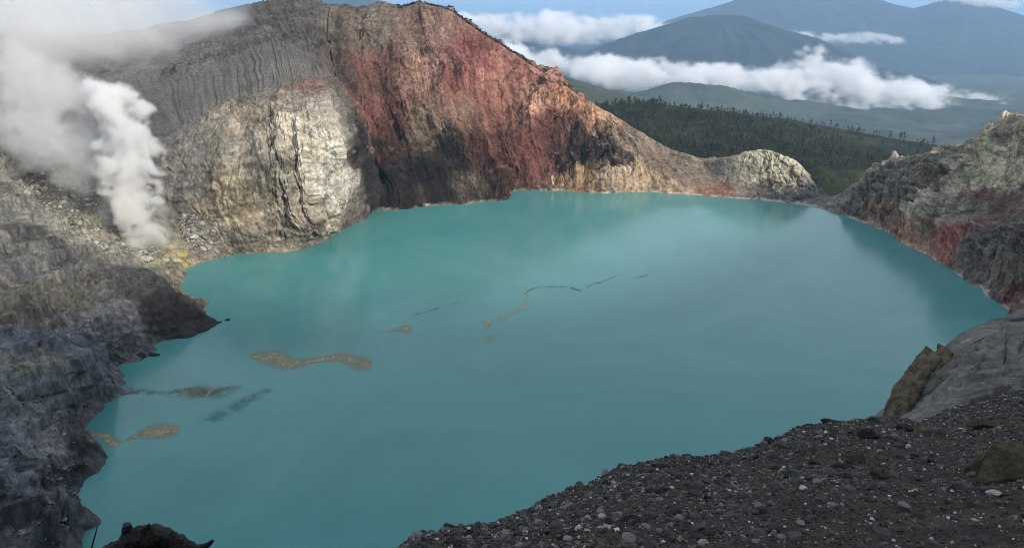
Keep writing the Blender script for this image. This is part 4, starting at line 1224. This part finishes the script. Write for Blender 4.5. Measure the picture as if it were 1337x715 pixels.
od = fbm(tilt * np.array([0.35, 1, 1], np.float32), 0.9, 4, 1401, 0.55, ridged=True) * 0.02 + fbm(Of, 2.6, 3, 1405) * 0.2 + fbm(Of, 0.7, 4, 1407, 0.6) * 0.07
w1, w2, wid = worley(tilt * np.array([0.3, 1, 1.4], np.float32), (1.1, 1.1, 1.1), 21)
od = od + (wid - 0.5) * 0.03 - 0.035 * (1 - sstep(0, 0.05, w2 - w1)) + fbm(Of, 0.12, 2, 1427, 0.6) * 0.012 + fbm(Of, 0.3, 3, 1425, 0.6) * 0.03
PXo = np.broadcast_to(ou[:, None], od.shape); PYo = np.array([[appears(O[i, j])[1] for j in range(180)] for i in range(240)])
wob = fbm(Of, 0.5, 3, 1441) * 5
for (xa, ya, xb, yb, wd) in ((1192, 527, 1238, 512, 3.2), (1252, 506, 1305, 490, 3.0), (1262, 500, 1282, 455, 1.6), (1300, 492, 1310, 425, 1.4), (1215, 520, 1262, 470, 1.3), (1240, 535, 1330, 506, 1.8), (1318, 470, 1337, 430, 1.8), (1225, 495, 1290, 440, 1.1), (1330, 500, 1380, 430, 1.6)):
    ex, ey = xb - xa, yb - ya
    tt = np.clip(((PXo - xa) * ex + (PYo - ya) * ey) / (ex * ex + ey * ey), 0, 1)
    dl = np.hypot(PXo - xa - tt * ex + wob * 0.5, PYo - ya - tt * ey + wob)
    od = od - 0.16 * np.exp(-(dl / wd) ** 2) * np.sin(np.pi * np.clip(tt, 0.05, 0.95)) + 0.07 * sstep(6, 0, dl + (PYo - ya - tt * ey) * 0.6)
on = np.cross(np.gradient(O, axis=0), np.gradient(O, axis=1)); on /= np.linalg.norm(on, axis=2)[..., None] + 1e-9
if on[120, 70, 2] < 0: on = -on
O2 = O + on * od[..., None]
pale_ = sstep(0.15, 0.5, fbm(tilt * np.array([0.5, 1, 1], np.float32), 0.7, 5, 1411, 0.65))[..., None]
oc = np.array([0.135, 0.131, 0.118]) * (1 + 0.7 * fbm(Of, 0.9, 5, 1415, 0.65)[..., None]) * (1 - pale_ * 0.5) + pale_ * 0.5 * 0.30
dk = sstep(0.3, 0.45, fbm(tilt * np.array([0.25, 1, 1.6], np.float32), 1.1, 3, 1421))[..., None]
fleck = sstep(0.26, 0.42, fbm(Of, 0.22, 3, 1431, 0.7) * (0.6 + 0.8 * pale_[..., 0]))[..., None]
oc = oc * (1 - dk * 0.75) * (1 - fleck) + fleck * 0.42
M_out = rock_mat("outcrop_rock", scale=0.12, bump=0.5, var=0.3)
np_obj("rock_outcrop", O2, grid_faces(240, 180), M_out, np.clip(oc, 0.01, 0.5).reshape(-1, 3), label="smooth grey rock outcrop rising at the right edge above the gravel", category="rock outcrop")

# two thin brown slabs leaning on the outcrop's left edge
def slab(pts, wpx, thick, Yd, label, seed):
    c = np.array([at(a, b, Yd + k * 0.35) for k, (a, b) in enumerate(pts)])
    ts = np.linspace(0, len(c) - 1, 70); sp = pchip(np.arange(len(c)), c, ts)
    w = np.interp(ts, np.arange(len(c)), wpx) * Yd / FPX
    ring = []
    for k in range(22):
        a = 2 * math.pi * k / 22
        ca, sa = math.cos(a), math.sin(a)
        sup = (abs(ca) ** 4 + abs(sa) ** 4) ** -0.25
        ring.append(sp + np.stack([w * ca * sup * 0.85, np.full_like(w, thick) * sa * sup, -w * ca * sup * 0.5], -1))
    ring = np.array(ring + ring[:1]).transpose(1, 0, 2)
    e0, e1 = ring[0].mean(0), ring[-1].mean(0)
    ring = np.concatenate([np.broadcast_to(e0, (1, 23, 3)), ring, np.broadcast_to(e1, (1, 23, 3))], 0)
    rf = ring.astype(np.float32)
    ring = ring + (fbm(rf, 0.45, 5, seed, 0.65, ridged=True) * 0.10)[..., None] * np.array([0.8, -0.6, 0.4])
    np_obj("leaning_slab", ring, grid_faces(len(ring), 23), M_slab, label=label, category="rock slab")
M_slab = rock_mat("brown_slab", (0.105, 0.088, 0.06), scale=0.07, bump=0.9, var=0.7)
slab([(1160, 562), (1166, 538), (1182, 510), (1200, 482), (1216, 460)], [7, 8.5, 8.5, 7, 2.5], 0.35, 14.0, "outer brown slab leaning on the outcrop's left edge", 1501)
slab([(1186, 562), (1196, 534), (1209, 504), (1222, 478), (1233, 455)], [6, 8, 8, 6.5, 2.5], 0.3, 15.2, "inner brown slab between the outer slab and the grey outcrop", 1511)

# charred log and twig close to the camera at the bottom left
def tube(pts, Yd, radii, seg=14, seed=0, jag=0.25):
    c = np.array([at(a, b, Yd + dy) for a, b, dy in pts])
    n = max(24, len(c) * 12)
    ts = np.linspace(0, len(c) - 1, n); sp = pchip(np.arange(len(c)), c, ts)
    r = np.interp(ts, np.arange(len(c)), radii) * Yd / FPX
    tg = np.gradient(sp, axis=0); tg /= np.linalg.norm(tg, axis=1)[:, None]
    a_ = np.cross(tg, np.array([0.1, 1, 0.2])); a_ /= np.linalg.norm(a_, axis=1)[:, None]; b_ = np.cross(tg, a_)
    ring = []
    for k in range(seg + 1):
        th = 2 * math.pi * k / seg
        ring.append(sp + (a_ * math.cos(th) + b_ * math.sin(th)) * r[:, None])
    ring = np.array(ring).transpose(1, 0, 2)
    rf = ring.astype(np.float32)
    nz = fbm(rf, 0.05, 3, seed, 0.6, ridged=True)
    cen = sp[:, None]
    ring = cen + (ring - cen) * (1 + jag * nz[..., None]); ring[:, -1] = ring[:, 0]
    ring = np.concatenate([np.broadcast_to(sp[0], (1, seg + 1, 3)), ring, np.broadcast_to(sp[-1], (1, seg + 1, 3))], 0)
    return ring
M_char = rock_mat("charred_wood", (0.012, 0.011, 0.010), scale=0.02, bump=1.0, var=0.6, rough=0.7, spec=0.4)
log = bpy.data.objects.new("charred_log", None)
put(log, "charred black twisted log at the bottom left edge", "log")
for nm, pts, rad in (("trunk", [(160, 800, 0), (162, 740, 0), (172, 706, 0), (200, 700, 0.02), (226, 708, 0.04), (250, 722, 0.06), (275, 745, 0.06), (300, 800, 0.06)], [9, 11, 16, 16, 13, 13, 11, 9]),
                     ("branch", [(174, 712, 0), (168, 696, 0), (165, 684, 0)], [10, 8, 5]),
                     ("branch", [(176, 704, 0), (150, 714, -0.03), (128, 728, -0.05), (112, 800, -0.08)], [9, 8, 7, 6]),
                     ("branch", [(246, 718, 0.06), (262, 715, 0.06), (272, 710, 0.06), (278, 705, 0.06)], [7, 5, 3.4, 2]),
                     ("branch", [(186, 698, 0), (192, 688, 0), (195, 684, 0)], [7, 4, 2])):
    np_obj(nm, tube(pts, 3.9, rad, 14, 1601, 0.42), grid_faces(max(24, len(pts) * 12) + 2, 15), M_char, parent=log)
np_obj("twig", tube([(110, 810, 0), (118, 722, 0), (123, 702, 0), (127.5, 686, 0)], 3.95, [1.6, 1.5, 1.2, 0.7], 8, 1611, 0.1), grid_faces(48 + 2, 9), rock_mat("dry_twig", (0.03, 0.028, 0.025), scale=0.02), label="thin dry twig standing left of the charred log", category="twig")
